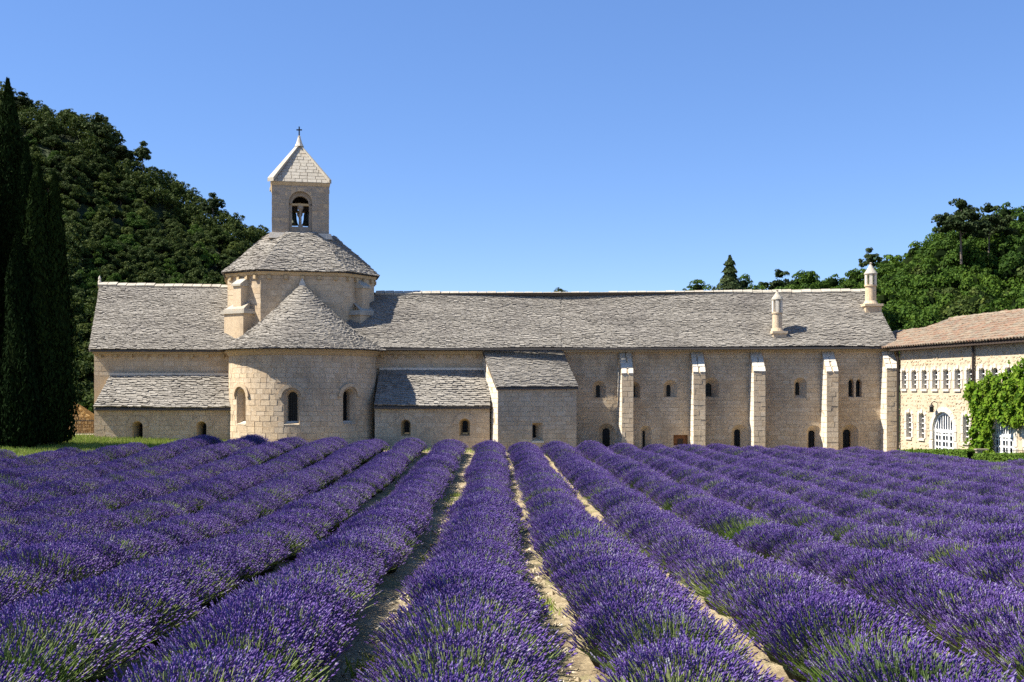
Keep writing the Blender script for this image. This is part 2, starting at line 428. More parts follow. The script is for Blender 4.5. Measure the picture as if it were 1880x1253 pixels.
def ring_stones(wl, pcs, o, width, n, proud=.03, parent=None, th=.14):
    """voussoirs round an arch and quoins down its jambs"""
    for i in range(n):
        a = math.pi * (i + .5) / n; r = o.r + width / 2
        uu = o.uc - r * math.cos(a); zz = o.zs + (o.rise + width / 2) * math.sin(a)
        dx, nn = wl.axes(uu); tang = dx * math.sin(a) + UP * math.cos(a); rad = -dx * math.cos(a) + UP * math.sin(a)
        L = math.pi * (r + width * .3) / n if o.rise > o.r * .6 else o.w * 1.25 / n
        pcs.add(wl.pos(uu, zz, -proud), tang * (L * .985), -nn * th, rad * width, parent)
def jamb_stones(wl, pcs, o, width, h, proud=.02, parent=None):
    n = max(1, int((o.zs - o.z0) / h)); hh = (o.zs - o.z0) / n
    for s in (-1, 1):
        for i in range(n):
            wd = width * (1.15 if i % 2 else .9); uu = o.uc + s * (o.r + wd / 2)
            dx, nn = wl.axes(uu); pcs.add(wl.pos(uu, o.z0 + (i + .5) * hh, -proud), dx * wd, -nn * .12, UP * (hh - .012), parent)

def window(wl, o, parent, depth, inner, name='window', mat=None, pane='glass', bars=(0, 0), barmat=None, sill=True, voussoirs=0, vw=.2, vpcs=None, proud=.03, pd=.2):
    """recessed opening: splayed reveal, pane, bars, sill, arch stones"""
    mat = mat or M['stone']; mb = MB(); A = o.loop(); B = inner.loop()
    mb.grid([[wl.pos(u, z, 0) for u, z in A], [wl.pos(u, z, depth) for u, z in B], [wl.pos(u, z, depth + pd + .05) for u, z in B]])
    mb.face(wl.pos(*A[-1], 0), wl.pos(*A[0], 0), wl.pos(*B[0], depth), wl.pos(*B[-1], depth))
    wn = mb.build(name, mat, parent)
    pm = MB(); pm.face(*[wl.pos(u, z, depth + pd) for u, z in B]); pm.build('pane', M[pane], wn)
    if bars[0] or bars[1]:
        bm_ = MB(); dx, nn = wl.axes(inner.uc); t = bars[2] if len(bars) > 2 else .02
        for i in range(bars[0]):
            uu = inner.uc - inner.r + inner.w * (i + 1) / (bars[0] + 1); zt = inner.top(uu)
            c = wl.pos(uu, (inner.z0 + zt) / 2, depth + pd - .03); bm_.box(Matrix([[dx.x * t, -nn.x * t, 0, c.x], [dx.y * t, -nn.y * t, 0, c.y], [0, 0, zt - inner.z0, c.z], [0, 0, 0, 1]]))
        for i in range(bars[1]):
            zz = inner.z0 + (inner.zt - inner.z0) * (i + 1) / (bars[1] + 1); hw = inner.half(zz)
            c = wl.pos(inner.uc, zz, depth + pd - .035); L = hw * 2
            bm_.box(Matrix([[dx.x * L, -nn.x * t, 0, c.x], [dx.y * L, -nn.y * t, 0, c.y], [0, 0, t, c.z], [0, 0, 0, 1]]))
        bm_.build('glazing_bar' if barmat == 'white' else 'grille', M[barmat or 'iron'], wn)
    if sill:
        dx, nn = wl.axes(o.uc); c = wl.pos(o.uc, o.z0 - .05, .06); s_ = MB()
        s_.box(Matrix([[dx.x * (o.w + .1), -nn.x * .24, 0, c.x], [dx.y * (o.w + .1), -nn.y * .24, 0, c.y], [0, 0, .1, c.z], [0, 0, 0, 1]])); s_.build('sill', M['pale_stone'], wn)
    if voussoirs and vpcs is not None: ring_stones(wl, vpcs, o, vw, voussoirs, proud, wn)
    return wn

# roofs -------------------------------------------------------------
def slate_quad(pcs, A, B, C_, D, expo=.108, wd=(.11, .27), th=(.04, .075), parent=None, wave=.02):
    """stone slates in courses on the quad A,B (eaves) C,D (top)"""
    A, B, C_, D = map(Vector, (A, B, C_, D)); n = (B - A).cross(D - A).normalized()
    if n.z < 0: n = -n
    L = ((D - A).length + (C_ - B).length) / 2; k = max(2, int(L / expo)); ph = random.uniform(0, 9)
    for i in range(k):
        t = i / k; a = A.lerp(D, t); b = B.lerp(C_, t); dx = (b - a); W = dx.length
        if W < .05: continue
        dx = dx / W; up = n.cross(dx).normalized()
        if up.z < 0: up = -up
        u = -random.uniform(0, .2)
        while u < W - .02:
            w_ = random.uniform(*wd); p, q = max(0, u), min(W, u + w_); u += w_
            if q - p < .04: continue
            m = (p + q) / 2; sag = wave * math.sin(m * .9 + ph + i * .07) + random.uniform(-.014, .014)
            tt = random.uniform(*th)
            o = a + dx * m + up * sag + n * (random.uniform(0, .014) + .03 * (1 + math.sin(m * .45 + ph + i * .13) * math.sin(i * .21 + ph)))
            yv = up * expo * 1.7 - n * .02
            pcs.add(o, dx * (q - p - .008), yv, n * tt, parent)
def deck(parent, name, quads, d=.02):
    mb = MB()
    for q in quads:
        if len(q) != 4: mb.face(*q); continue
        A, B, C_, D = map(Vector, q); mb.grid([[A.lerp(D, i / 8).lerp(B.lerp(C_, i / 8), j / 8) - UP * .02 for j in range(9)] for i in range(9)])
    return mb.build(name, M['deck'], parent)
def ridge_stones(pcs, a, b, parent, L=.5, w_=.36, h=.27):
    a, b = Vector(a), Vector(b); d = (b - a); n = max(1, int(d.length / L)); u = d.normalized(); y = Vector((u.y, -u.x, 0))
    for i in range(n):
        c = a + d * ((i + .5) / n) + UP * random.uniform(.02, .06)
        nn = (y * .5 + UP * .86); vv = (UP * .5 - y * .86); pcs.add(c + nn * .075 - vv * .15, u * (d.length / n - .015), -nn * .22, vv * h * 1.3, parent)

# ================================================================ GROUND AND HILLS
def axis(lo, hi, step, far):
    core = np.arange(lo, hi + 1e-6, step); out = hi + np.geomspace(1, far, 14); inn = lo - np.geomspace(1, far, 14)[::-1]
    return np.concatenate([inn, core, out])
xs = axis(-26, 26, .16, 900); ys = axis(2, 56, .2, 1200)
GX, GY = np.meshgrid(xs, ys)
def row_x(k, y): return -.26 - .0158 * np.asarray(y) + np.where(np.asarray(k) < 0, 1.77, np.interp(y, [10, 50], [1.62, 1.545])) * k
dxr = GX - row_x(0, GY); lat = np.where(dxr < 0, dxr / 1.77, dxr / 1.54) % 1.0
core = (np.abs(GX) < 26) & (GY > 2) & (GY < 50)
GZ = g(GX, GY) + np.where(core, .05 * np.cos(lat * 2 * np.pi) - .02, 0) + np.where(np.abs(GX) < 26, rng.normal(0, .014, GX.shape), 0)
far_ = np.hypot(np.maximum(0, np.abs(GX) - 40), np.maximum(0, GY - 70)); GZ -= np.minimum(far_ * .01, 3)
ni, nj = GX.shape; idx = np.arange(ni * nj).reshape(ni, nj)
Q = np.stack([idx[:-1, :-1], idx[:-1, 1:], idx[1:, 1:], idx[1:, :-1]], -1).reshape(-1, 4)
tag(npart('ground', np.stack([GX, GY, GZ], -1).reshape(-1, 3), Q, M['soil'], smooth=True), kind='structure')

def hill(name, prof, Y0, Y1, x0, x1, drop, zb=-1):
    """slope facing the camera whose crest follows the skyline prof (pixel points) minus the tree height"""
    px = np.array([p[0] for p in prof], float); py = np.array([p[1] for p in prof], float)
    X = (px - CX) * Y1 / F; Z = CAMZ - (py - HY) * Y1 / F - drop
    def h(x, y):
        x = np.asarray(x, float); y = np.asarray(y, float)
        t = np.clip((y - Y0) / (Y1 - Y0), 0, 1.0); crest = np.interp(x * (1 - .0 * t), X, Z)
        back = np.clip((y - Y1) / 80, 0, 1)
        bumps = 1.2 * np.sin(x * .17 + y * .05) + .8 * np.sin(x * .31 - y * .12 + 1)
        return zb + (crest - zb) * (t ** .95) * (1 - .5 * back ** 1.5) + bumps * np.minimum(t * 2, 1) * .7
    gx = np.linspace(x0, x1, 70); gy = np.linspace(Y0, Y1 + 90, 60); A, B = np.meshgrid(gx, gy); H = h(A, B)
    ii = np.arange(A.size).reshape(A.shape); q = np.stack([ii[:-1, :-1], ii[:-1, 1:], ii[1:, 1:], ii[1:, :-1]], -1).reshape(-1, 4)
    tag(npart(name, np.stack([A, B, H], -1).reshape(-1, 3), q, M['hill'], smooth=True), kind='structure')
    return h
LP = [(-420, 40), (-150, 95), (0, 150), (50, 178), (110, 205), (165, 212), (205, 240), (235, 275), (270, 298), (310, 316), (350, 345), (400, 382), (440, 402), (487, 434), (540, 470), (620, 520), (700, 566), (800, 640), (1000, 700)]
hill_left = hill('hill', LP, 92, 200, -160, 20, 4.0)
RP = [(900, 640), (1150, 575), (1260, 540), (1330, 520), (1400, 496), (1460, 486), (1530, 482), (1600, 470), (1650, 458), (1700, 436), (1760, 404), (1830, 380), (1880, 362), (2000, 325), (2300, 280)]
hill_right = hill('hill', RP, 66, 112, -6, 110, 6.6)

# ================================================================ ABBEY CHURCH
YW = 54.0
church = thing('church', (xat(555, 56), 56, .4), 'pale stone abbey church with round apse, octagonal drum and square bell tower', 'church')
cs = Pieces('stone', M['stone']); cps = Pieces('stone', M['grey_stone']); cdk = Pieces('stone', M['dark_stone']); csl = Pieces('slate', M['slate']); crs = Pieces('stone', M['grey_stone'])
cvs = Pieces('stone', M['stone']); ccb = Pieces('stone', M['warm_stone'])
ZB = -1.0

def leanto(xl, xr, ytop, ybot, wins, left_end=False):
    YF = 52.05; wl = Wall((0, YF), (1, 0)); u0, u1 = wl.u(xl), wl.u(xr); ztop = zat(ybot, 51.85)
    ops = []
    for (ua, ub, yt, yb, ra) in wins:
        ua, ub = wl.u(ua), wl.u(ub); ops.append(Op((ua + ub) / 2, ub - ua, zat(yb, YF), zat(yt, YF), 'round', ra))
    wf = wall_face(wl, u0, u1, ZB, ztop, ops, .5).build('chapel_wall', M['mortar'], church)
    lay(wl, cs, u0, u1, .1, ztop - .02, ops, ch=(.2, .3), ln=(.35, .8), parent=wf)
    for o in ops:
        window(wl, o, church, .55, Op(o.uc, o.w * .5, o.z0 + .12, o.zt - .12), bars=(1, 4, .015), voussoirs=9, vw=.3, vpcs=cvs, proud=.025, mat=M['warm_stone'], sill=False)
    a, b = P(xl - 1, ybot, 51.8), P(xr + 1, ybot, 51.8); zt = zat(ytop, YW)
    d, c = Vector((a.x - .0, YW, zt)), Vector((b.x, YW, zt))
    dk = deck(church, 'chapel_roof', [(a, b, c, d), (a - UP * .09, b - UP * .09, b, a), (a - UP * .09, b - UP * .09, Vector((b.x, YF + .1, a.z - .09)), Vector((a.x, YF + .1, a.z - .09)))])
    slate_quad(csl, a, b, c, d, expo=.15, wd=(.14, .32), th=(.06, .10), parent=dk, wave=.035)
    mb = MB(); mb.abox(((a.x + b.x) / 2, YW - .1, zt + .06), (b.x - a.x, .2, .12)); mb.build('flashing_course', M['pale_stone'], church)
    mb = MB()
    for x in (u0, u1): mb.face((x, YF, ZB), (x, YW, ZB), (x, YW, zt - .05), (x, YF, ztop))
    mb.build('chapel_end', M['stone'], church)
leanto(173, 427, 690, 750, [(243, 262, 774, 812, .3), (361, 379, 774, 812, .3)])
leanto(688, 899, 680, 747, [(736, 754, 771, 801, .3), (843, 863, 769, 801, .3)])

# transept: upper wall, corbels, roof
wt = Wall((0, YW), (1, 0)); uL, uR = wt.u(173), wt.u(1036)
zE = zat(643, 53.65); zEr = zat(640, 53.65)
tw = wall_face(wt, uL, wt.u(890), 1.5, zE - .02, [], .8).build('transept_wall', M['mortar'], church)
lay(wt, cs, uL, wt.u(424), 3.7, zE - .2, [], ch=(.2, .28), ln=(.3, .7), parent=tw)
lay(wt, cs, wt.u(689), wt.u(888), 3.85, zE - .2, [], ch=(.2, .28), ln=(.3, .7), parent=tw)
mb = MB(); mb.abox(((uL + wt.u(890)) / 2, YW - .06, zE - .13), (wt.u(890) - uL, .34, .16)); mb.build('cornice', M['warm_stone'], church)
for x in list(np.linspace(185, 410, 9)) + list(np.linspace(703, 872, 8)):
    ccb.add(Vector((wt.u(x), YW - .17, zE - .30)), (.17, 0, 0), (0, .22, 0), (0, 0, .17), None)
rA, rB = P(163, 643, 53.6), P(560, 643, 53.6); rD, rC = P(183, 522, 58.5), P(560, 529, 58.5)
tr = deck(church, 'transept_roof', [(rA, rB, rC, rD), (rA - UP * .07, rB - UP * .07, rB, rA), (rA - UP * .07, rB - UP * .07, (rB.x, YW, rB.z - .07), (rA.x, YW, rA.z - .07)), (rD, rC, rC + Vector((0, 4.8, -3.7)), rD + Vector((-1, 4.8, -3.7)))])
slate_quad(csl, rA, rB, rC, rD, parent=tr)
ridge_stones(crs, rD, P(424, 527, 58.5), tr)
mb = MB(); mb.lathe(rD, [(.10, 0), (.10, .15), (.06, .2), (.08, .3), (.04, .42), (.0, .48)], 8); mb.build('ridge_finial', M['pale_stone'], church)
gw = Wall((rD.x, 58.5), (uL - rD.x, -4.5)); gl = math.hypot(uL - rD.x, 4.5)
lay(gw, cs, 0, gl, 0, lambda u: rD.z - (rD.z - zE) * u / gl - .1, [], parent=None)
wall_face(gw, -5, gl, ZB, lambda u: rD.z - (rD.z - zE) * abs(u) / gl - .06, [], 1).build('gable_wall', M['mortar'], church)

# apse
AC = Vector((xat(557.5, 53.5), 53.5, 0)); AR = 133 / F * 53.5 * .998; ap = Cyl(AC, AR); zA = zat(640, 49.7)
def apop(deg, wd, yt, yb, ring=0.0):
    Yd = AC.y - AR * math.cos(R(deg)); return Op(R(deg) * AR, wd, zat(yb, Yd), zat(yt, Yd), 'round', ring)
aops = [apop(-43.0, .76, 714, 779, .0), apop(2.3, .72, 716, 779, .0), apop(47.5, .76, 714, 778, .0)]
aw = wall_face(ap, -AR * 1.75, AR * 1.75, ZB, zA - .1, aops, .18).build('apse_wall', M['mortar'], church)
lay(ap, cs, -AR * 1.7, AR * 1.7, .2, zA - .32, aops, ch=(.2, .3), ln=(.3, .62), parent=aw, proud=.008, th=.16)
for o in aops:
    inn = Op(o.uc, .50, o.z0 + .12, o.zt - .1)
    wn = window(ap, o, church, .28, inn, bars=(4, 11, .012), voussoirs=0, mat=M['stone'], sill=False)
    s_ = MB(); s_.grid([[ap.pos(o.uc - o.r, o.z0 - .02, -.03), ap.pos(o.uc + o.r, o.z0 - .02, -.03)], [ap.pos(o.uc - .25, o.z0 + .13, .29), ap.pos(o.uc + .25, o.z0 + .13, .29)]]); s_.build('sill', M['pale_stone'], wn)
    hood = MB(); rows = []
    for i in range(17):
        a = math.pi * i / 16; pts = []
        for r_, d_ in ((o.r + .10, -.02), (o.r + .10, -.10), (o.r + .27, -.10), (o.r + .27, -.02)):
            pts.append(ap.pos(o.uc - r_ * math.cos(a), o.zs + r_ * math.sin(a), d_))
        rows.append(pts)
    hood.grid(rows); hood.face(*rows[0]); hood.face(*rows[-1]); hood.build('hood_mould', M['stone'], wn)
cor = MB(); rows = []
for i in range(57):
    a = -AR * 1.75 + AR * 3.5 * i / 56
    rows.append([ap.pos(a, zA - .30, 0), ap.pos(a, zA - .26, -.05), ap.pos(a, zA - .14, -.12), ap.pos(a, zA - .10, -.2), ap.pos(a, zA - .02, -.2), ap.pos(a, zA - .02, .3)])
cor.grid(rows); cor.build('apse_cornice', M['warm_stone'], church)
apex = P(555, 521, 54.6)
def conept(a, t):
    r_ = (AR + .27) * (1 + .06 * max(0, .25 - t) / .25); p = AC + Vector((math.sin(a), -math.cos(a), 0)) * r_; p.z = zA
    q = p.lerp(apex, t); q.z -= .35 * math.sin(math.pi * t) * .55; return q
crf = MB(); crf.grid([[conept(-2.3 + 4.6 * i / 48, t / 10) for i in range(49)] for t in range(11)]); cone = crf.build('apse_roof', M['deck'], church)
k = 42
for i in range(k):
    t = i / k; a = -2.3; rr = (AR + .27) * (1 - t)
    if rr < .1: break
    while a < 2.3:
        da = random.uniform(.12, .27) / rr; am = a + da / 2; a += da
        p = conept(am, t); q = conept(am, t + .04); up = (q - p).normalized(); dx = (conept(am + .02, t) - conept(am - .02, t)).normalized(); nn = dx.cross(up).normalized()
        if nn.z < 0: nn = -nn
        csl.add(p + up * random.uniform(-.02, .02), dx * (da * rr - .008), up * .22 - nn * .02, nn * random.uniform(.045, .08), cone)
fb = MB(); fb.lathe(apex - UP * .15, [(.2, 0), (.16, .15), (.05, .38), (0, .42)], 10); fb.build('roof_finial', M['pale_stone'], church)

# octagonal drum
DC = Vector((xat(553, 58.5), 58.5, 0)); DR = R(12.2); dhs, dfw = 3.82, 2.1
def rot(p, a=DR, c=DC): return Vector((c.x + p[0] * math.cos(a) - p[1] * math.sin(a), c.y + p[0] * math.sin(a) + p[1] * math.cos(a), p[2] if len(p) > 2 else 0))
def octo(hs, fw): return [(-fw, -hs), (fw, -hs), (hs, -fw), (hs, fw), (fw, hs), (-fw, hs), (-hs, fw), (-hs, -fw)]
zD = zat(500, 54.7); O0 = [rot(p) for p in octo(dhs, dfw)]
for i in range(8):
    a, b = O0[i], O0[(i + 1) % 8]; wl = Wall(a, (b.x - a.x, b.y - a.y)); L = (b - a).length
    dw = wall_face(wl, 0, L, 5.0, zD, [], 5).build('drum_wall', M['mortar'], church)
    if i in (0, 1, 7): lay(wl, cs, 0, L, 5.2, zD - .18, [], ch=(.22, .32), ln=(.4, .9), parent=dw, proud=.008)
    nc = 5 if i % 2 == 0 else 4
    for j in range(nc):
        if i in (0, 1, 2, 6, 7): ccb.add(wl.pos((j + .5) * L / nc, zD - .28, -.16), wl.d * .18, -wl.n * .2, UP * .2, None)
mb = MB(); mb.prism([rot((*p, zD - .16)) for p in octo(dhs + .08, dfw + .04)], [rot((*p, zD)) for p in octo(dhs + .14, dfw + .06)]); mb.build('drum_cornice', M['warm_stone'], church)
zT = zat(430, 57.0); eo = [rot((*p, zD + .02)) for p in octo(dhs + .24, dfw + .12)]; to = [rot((*p, zT)) for p in octo(1.75, .75)]
dr = deck(church, 'drum_roof', [(eo[i], eo[(i + 1) % 8], to[(i + 1) % 8], to[i]) for i in range(8)] + [tuple(to)])
for i in range(8): slate_quad(csl, eo[i], eo[(i + 1) % 8], to[(i + 1) % 8], to[i], expo=.13, wd=(.13, .28), th=(.045, .08), parent=dr)
# corner piers on their pedestals
for sx in (-1, 1):
    c0 = rot((sx * (dhs + dfw) / 2, -(dhs + dfw) / 2)); ax = rot((sx, -1)) - DC; ax.normalize(); tx = Vector((-ax.y, ax.x, 0))
    def bx(mb, along, wd, dp, z0, z1, shift=0):
        c = c0 + ax * (along + dp / 2) + tx * shift
        mb.box(Matrix([[tx.x * wd, ax.x * dp, 0, c.x], [tx.y * wd, ax.y * dp, 0, c.y], [0, 0, z1 - z0, (z0 + z1) / 2], [0, 0, 0, 1]]))
    zs0 = zat(576, 54.3)
    mb = MB(); bx(mb, -.3, 1.4, 1.0, 5.2, zs0); ped = mb.build('pedestal', M['stone'], church)
    mb = MB(); bx(mb, -.3, 1.66, 1.08, zs0, zs0 + .13); bx(mb, -.3, 1.5, 1.0, zs0 + .13, zs0 + .24); mb.build('slab', M['grey_stone'], ped)
    mb = MB(); q = [c0 + ax * .68 + tx * .7, c0 + ax * .68 - tx * .7, c0 + ax * .02 - tx * .5, c0 + ax * .02 + tx * .5]
    mb.face(*[(p.x, p.y, zs0 + .24 + (0 if i < 2 else .42)) for i, p in enumerate(q)]); mb.face(*[(p.x, p.y, zs0 + .24 + (0 if i < 1 else .42)) for i, p in ((0, q[0]), (1, q[3]))] + [(q[3].x, q[3].y, zs0 + .24)])
    mb.build('weathering', M['grey_stone'], ped)
    mb = MB(); bx(mb, -.05, .56, .52, zs0 + .2, zat(525, 54.5)); zc = zat(525, 54.5)
    pr = mb.build('pier', M['stone'], church)
    mb = MB(); f0, f1 = c0 + ax * .55, c0 - ax * .05
    mb.prism([f0 + tx * .33 + UP * zc, f0 - tx * .33 + UP * zc, f1 - tx * .33 + UP * zc, f1 + tx * .33 + UP * zc], [f0 + tx * .33 + UP * (zc + .1), f0 - tx * .33 + UP * (zc + .1), f1 - tx * .33 + UP * (zc + .5), f1 + tx * .33 + UP * (zc + .5)]); mb.build('pier_cap', M['grey_stone'], pr)

# bell tower
TC = Vector((xat(551, 58.3), 58.3, 0)); TR = R(12.2); th_ = 1.5; zt0, zt1 = zat(431, 56.9), zat(337, 56.9)
mb = MB(); mb.prism([rot((*p, zt0 - .25), TR, TC) for p in ((-1.68, -1.68), (1.68, -1.68), (1.68, 1.68), (-1.68, 1.68))], [rot((*p, zt0 + .06), TR, TC) for p in ((-1.6, -1.6), (1.6, -1.6), (1.6, 1.6), (-1.6, 1.6))]); mb.build('tower_plinth', M['pale_stone'], church)
cr = [rot(p, TR, TC) for p in ((-th_, -th_), (th_, -th_), (th_, th_), (-th_, th_))]
for i in range(4):
    a, b = cr[i], cr[(i + 1) % 4]; wl = Wall(a, (b.x - a.x, b.y - a.y)); L = 2 * th_
    zo0 = zt0 + .12; o = Op(L / 2, 1.24, zo0, zt0 + 2.32, 'round', .0); inn = Op(L / 2, .90, zo0 + .32, o.zt - .22)
    twl = wall_face(wl, 0, L, zt0, zt1, [o], 3).build('tower_wall', M['mortar'], church)
    lay(wl, cdk if i != 3 else cs, 0, L, zt0 + .02, zt1 - .02, [o], ch=(.17, .24), ln=(.25, .5), parent=twl, proud=.008)  # darker stone on all but the sunlit left face: shade put into colour
    mb = MB(); A, B = o.loop(), inn.loop()
    mb.grid([[wl.pos(u, z, 0) for u, z in A], [wl.pos(u, z, .24) for u, z in A]]); mb.grid([[wl.pos(u, z, .24) for u, z in A], [wl.pos(u, z, .24) for u, z in B], [wl.pos(u, z, .55) for u, z in B]])
    mb.face(wl.pos(*A[0], 0), wl.pos(*A[-1], 0), wl.pos(*A[-1], .24), wl.pos(*A[0], .24)); mb.face(wl.pos(*A[0], .24), wl.pos(*A[-1], .24), wl.pos(*B[-1], .24), wl.pos(*B[0], .24)); mb.face(wl.pos(*B[0], .24), wl.pos(*B[-1], .24), wl.pos(*B[-1], .55), wl.pos(*B[0], .55))
    bo = mb.build('belfry_opening', M['dark_stone'], church)
    mb = MB(); wall_face(wl, .3, L - .3, zt0, zt1, [inn], 3, mb, .56); mb.build('shaded_inner_face', M['dark'], bo)  # near-black inner wall faces: shade inside the belfry put into the colour
    if i in (0, 2):
        mb = MB(); c = wl.pos(L / 2, inn.zs - .02, .34); dx, nn = wl.axes(0)
        mb.box(Matrix([[dx.x * 1.24, -nn.x * .2, 0, c.x], [dx.y * 1.24, -nn.y * .2, 0, c.y], [0, 0, .11, c.z], [0, 0, 0, 1]])); mb.build('transom', M['warm_stone'], bo)
        mb = MB(); mb.lathe(wl.pos(L / 2, inn.z0, .36), [(.13, 0), (.12, .1), (.065, .16), (.06, .8), (.075, .86), (.16, 1.0), (.16, inn.zs - inn.z0 - .08)], 10); mb.build('colonnette', M['dark_stone'], bo)
zr = zt1; apx = Vector((TC.x - .05, TC.y, zat(266, 58.3))); ev = 1.57
mb = MB(); mb.prism([rot((*p, zr - .14), TR, TC) for p in ((-th_ - .02, -th_ - .02), (th_ + .02, -th_ - .02), (th_ + .02, th_ + .02), (-th_ - .02, th_ + .02))], [rot((*p, zr + .02), TR, TC) for p in ((-ev, -ev), (ev, -ev), (ev, ev), (-ev, ev))]); mb.build('tower_cornice', M['warm_stone'], church)
ec = [rot((*p, zr + .03), TR, TC) for p in ((-ev, -ev), (ev, -ev), (ev, ev), (-ev, ev))]
mb = MB()
for i in range(4): mb.face(ec[i], ec[(i + 1) % 4], apx)
sp = mb.build('tower_roof', M['mortar'], church)
for fi in (0, 1, 3):
    a, b = ec[fi], ec[(fi + 1) % 4]; n = (b - a).cross(apx - a).normalized(); m0 = (a + b) / 2; sl_ = (apx - m0); kk = 12
    for i in range(kk):
        t0, t1 = i / kk, (i + 1) / kk; p0, p1 = a.lerp(apx, (t0 + t1) / 2), b.lerp(apx, (t0 + t1) / 2); W = (p1 - p0).length; dx = (p1 - p0).normalized(); u = 0
        while u < W - .03:
            w_ = min(random.uniform(.25, .6), W - u); c = p0 + dx * (u + w_ / 2); u += w_
            cps.add(c + n * random.uniform(.02, .032), dx * (w_ - .02), -n * .08, sl_ * (1 / kk) * .95, sp)
for i, wd in ((0, .22), (1, .08), (3, .12), (2, .12)):
    mb = MB(); a = ec[i]; d = apx - a; out = Vector((a.x - TC.x, a.y - TC.y, 0)).normalized(); sd = Vector((-out.y, out.x, 0))
    q = [a - sd * wd, a + sd * wd, a + sd * wd + UP * .2, a - sd * wd + UP * .2]
    mb.prism(q, [apx + (p - a) * .45 for p in q]); mb.build('hip_coping', M['grey_stone'], sp)
mb = MB(); mb.lathe(apx - UP * .12, [(.26, 0), (.16, .22), (.10, .42), (.07, .52), (.09, .56), (.0, .62)], 10); fin = mb.build('spire_finial', M['pale_stone'], church)
mb = MB(); zc = apx.z + .45; mb.abox((apx.x, apx.y, zc + .26), (.06, .06, .56)); mb.abox((apx.x, apx.y, zc + .36), (.30, .058, .06)); mb.build('cross', M['iron'], church)
# bells hanging in the tower
tx = Vector((math.cos(TR), math.sin(TR), 0)); fr = MB(); zb_ = zt0 + 1.78
c = TC + UP * zb_; fr.abox(c, (2.2, .14, .14), TR)
for s in (-1, 1):
    for a in (R(40), R(90), R(140)):
        p = c + tx * s * .42
        fr.tube([p, p + tx * .42 * math.cos(a) + UP * .42 * math.sin(a)], .03, 5)
fr.build('bell_frame', M['beam'], church)
for s, nm in ((-1, 'left'), (1, 'right')):
    p = TC + tx * s * .33 + UP * (zb_ - .08)
    bl = thing('bell', p, f'dark bronze bell hanging in the {nm} half of the belfry arch', 'bell', 'bells in the belfry')
    mb = MB(); mb.lathe(p, [(0.03, 0), (.03, -.25), (.10, -.30), (.14, -.42), (.15, -.66), (.19, -.86), (.26, -1.0), (.23, -1.0), (0, -.9)], 16); mb.build('bell_body', M['bronze'], bl, smooth=True)
    mb = MB(); mb.abox(p - UP * .12, (.42, .10, .26), TR); mb.build('headstock', M['beam'], bl)

# ================================================================ DORMITORY
dorm = thing('dormitory', (xat(1330, 56), 56, -.3), 'long pale stone dormitory building with tall buttresses and a stone slate roof', 'building')
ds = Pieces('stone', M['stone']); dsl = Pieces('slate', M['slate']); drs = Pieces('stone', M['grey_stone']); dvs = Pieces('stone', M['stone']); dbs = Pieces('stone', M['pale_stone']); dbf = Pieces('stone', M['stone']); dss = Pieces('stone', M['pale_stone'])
DA = R(5); wd_ = Wall((xat(1030, YW - .004), YW - .004), (math.cos(DA), -math.sin(DA))); wf1 = Wall(wd_.O + wd_.n, wd_.d)
def dop(xa, xb, yt, yb, shape='round', ring=.0): return Op((wd_.u(xa) + wd_.u(xb)) / 2, wd_.u(xb) - wd_.u(xa), wd_.z((xa + xb) / 2, yb), wd_.z((xa + xb) / 2, yt), shape, ring)
spec = []   # niche, slit
for n_, s_ in (((1088, 1112, 699.5, 731), (1094, 1101.5, 707.5, 730)), ((1152, 1175.5, 701.5, 730.5), (1158, 1166, 708, 729.5)), ((1218.5, 1243, 698.5, 729.5), (1224, 1231.5, 707, 728.5)),
               ((1293, 1319.5, 694, 729.5), (1296, 1307, 704, 728.5)), ((1457.5, 1481, 694, 731.5), (1462, 1469.5, 702.5, 726)),
               ((1099, 1129, 778, 835), (1106, 1119.5, 787, 834)), ((1175, 1195.5, 782.5, 835), (1180, 1184.5, 791, 834)), ((1343, 1373.5, 780, 835), (1349, 1360.5, 789, 834)),
               ((1481, 1507, 781.5, 835), (1486, 1498, 791, 834)), ((1545, 1575.5, 780, 832), (1550, 1564, 789, 831))):
    spec.append((dop(*n_, ring=.0), dop(*s_)))
lanc = [dop(1557.5, 1567.5, 696, 730, 'point'), dop(1571.3, 1582, 696, 730, 'point')]
hatch = dop(1236.5, 1262.5, 799, 818, 'rect')
alld = [a for a, b in spec] + lanc + [hatch]
zDE = zat(640, 53.6); u0, u1 = -.05, wd_.u(1649)
dwf = wall_face(wd_, u0, u1, ZB, zDE - .02, alld, .8).build('facade', M['mortar'], dorm)
lay(wd_, ds, u0, u1, -.5, zDE - .15, alld, ch=(.16, .24), ln=(.26, .62), parent=dwf, proud=.014)
for i, (o, inn) in enumerate(spec):
    inn.z0 = max(inn.z0, o.z0 + .03)
    window(wd_, o, dorm, .30, inn, bars=(1, 3, .015) if i != 6 else (0, 0), voussoirs=9, vw=.2, vpcs=dvs, proud=.016, sill=False, mat=M['stone'])
for o in lanc:
    window(wd_, o, dorm, .2, Op(o.uc, o.w * .8, o.z0 + .04, o.zt - .05, 'point'), bars=(1, 3, .015), sill=False)
mb = MB(); A = hatch.loop(); mb.grid([[wd_.pos(u, z, 0) for u, z in A], [wd_.pos(u, z, .3) for u, z in A]]); ht = mb.build('hatch', M['wood'], dorm)
mb = MB(); mb.abox(wd_.pos(hatch.uc, (hatch.z0 + hatch.zt) / 2, .2), (hatch.w, .05, hatch.zt - hatch.z0), -DA); mb.build('shutter', M['wood'], ht)
mb = MB(); mb.abox(wd_.pos(hatch.uc, hatch.z0 + .16, .16), (.26, .06, .3), -DA); mb.build('hatch_dark_opening', M['beam'], ht)  # dark block: the opening's darkness is put into its colour
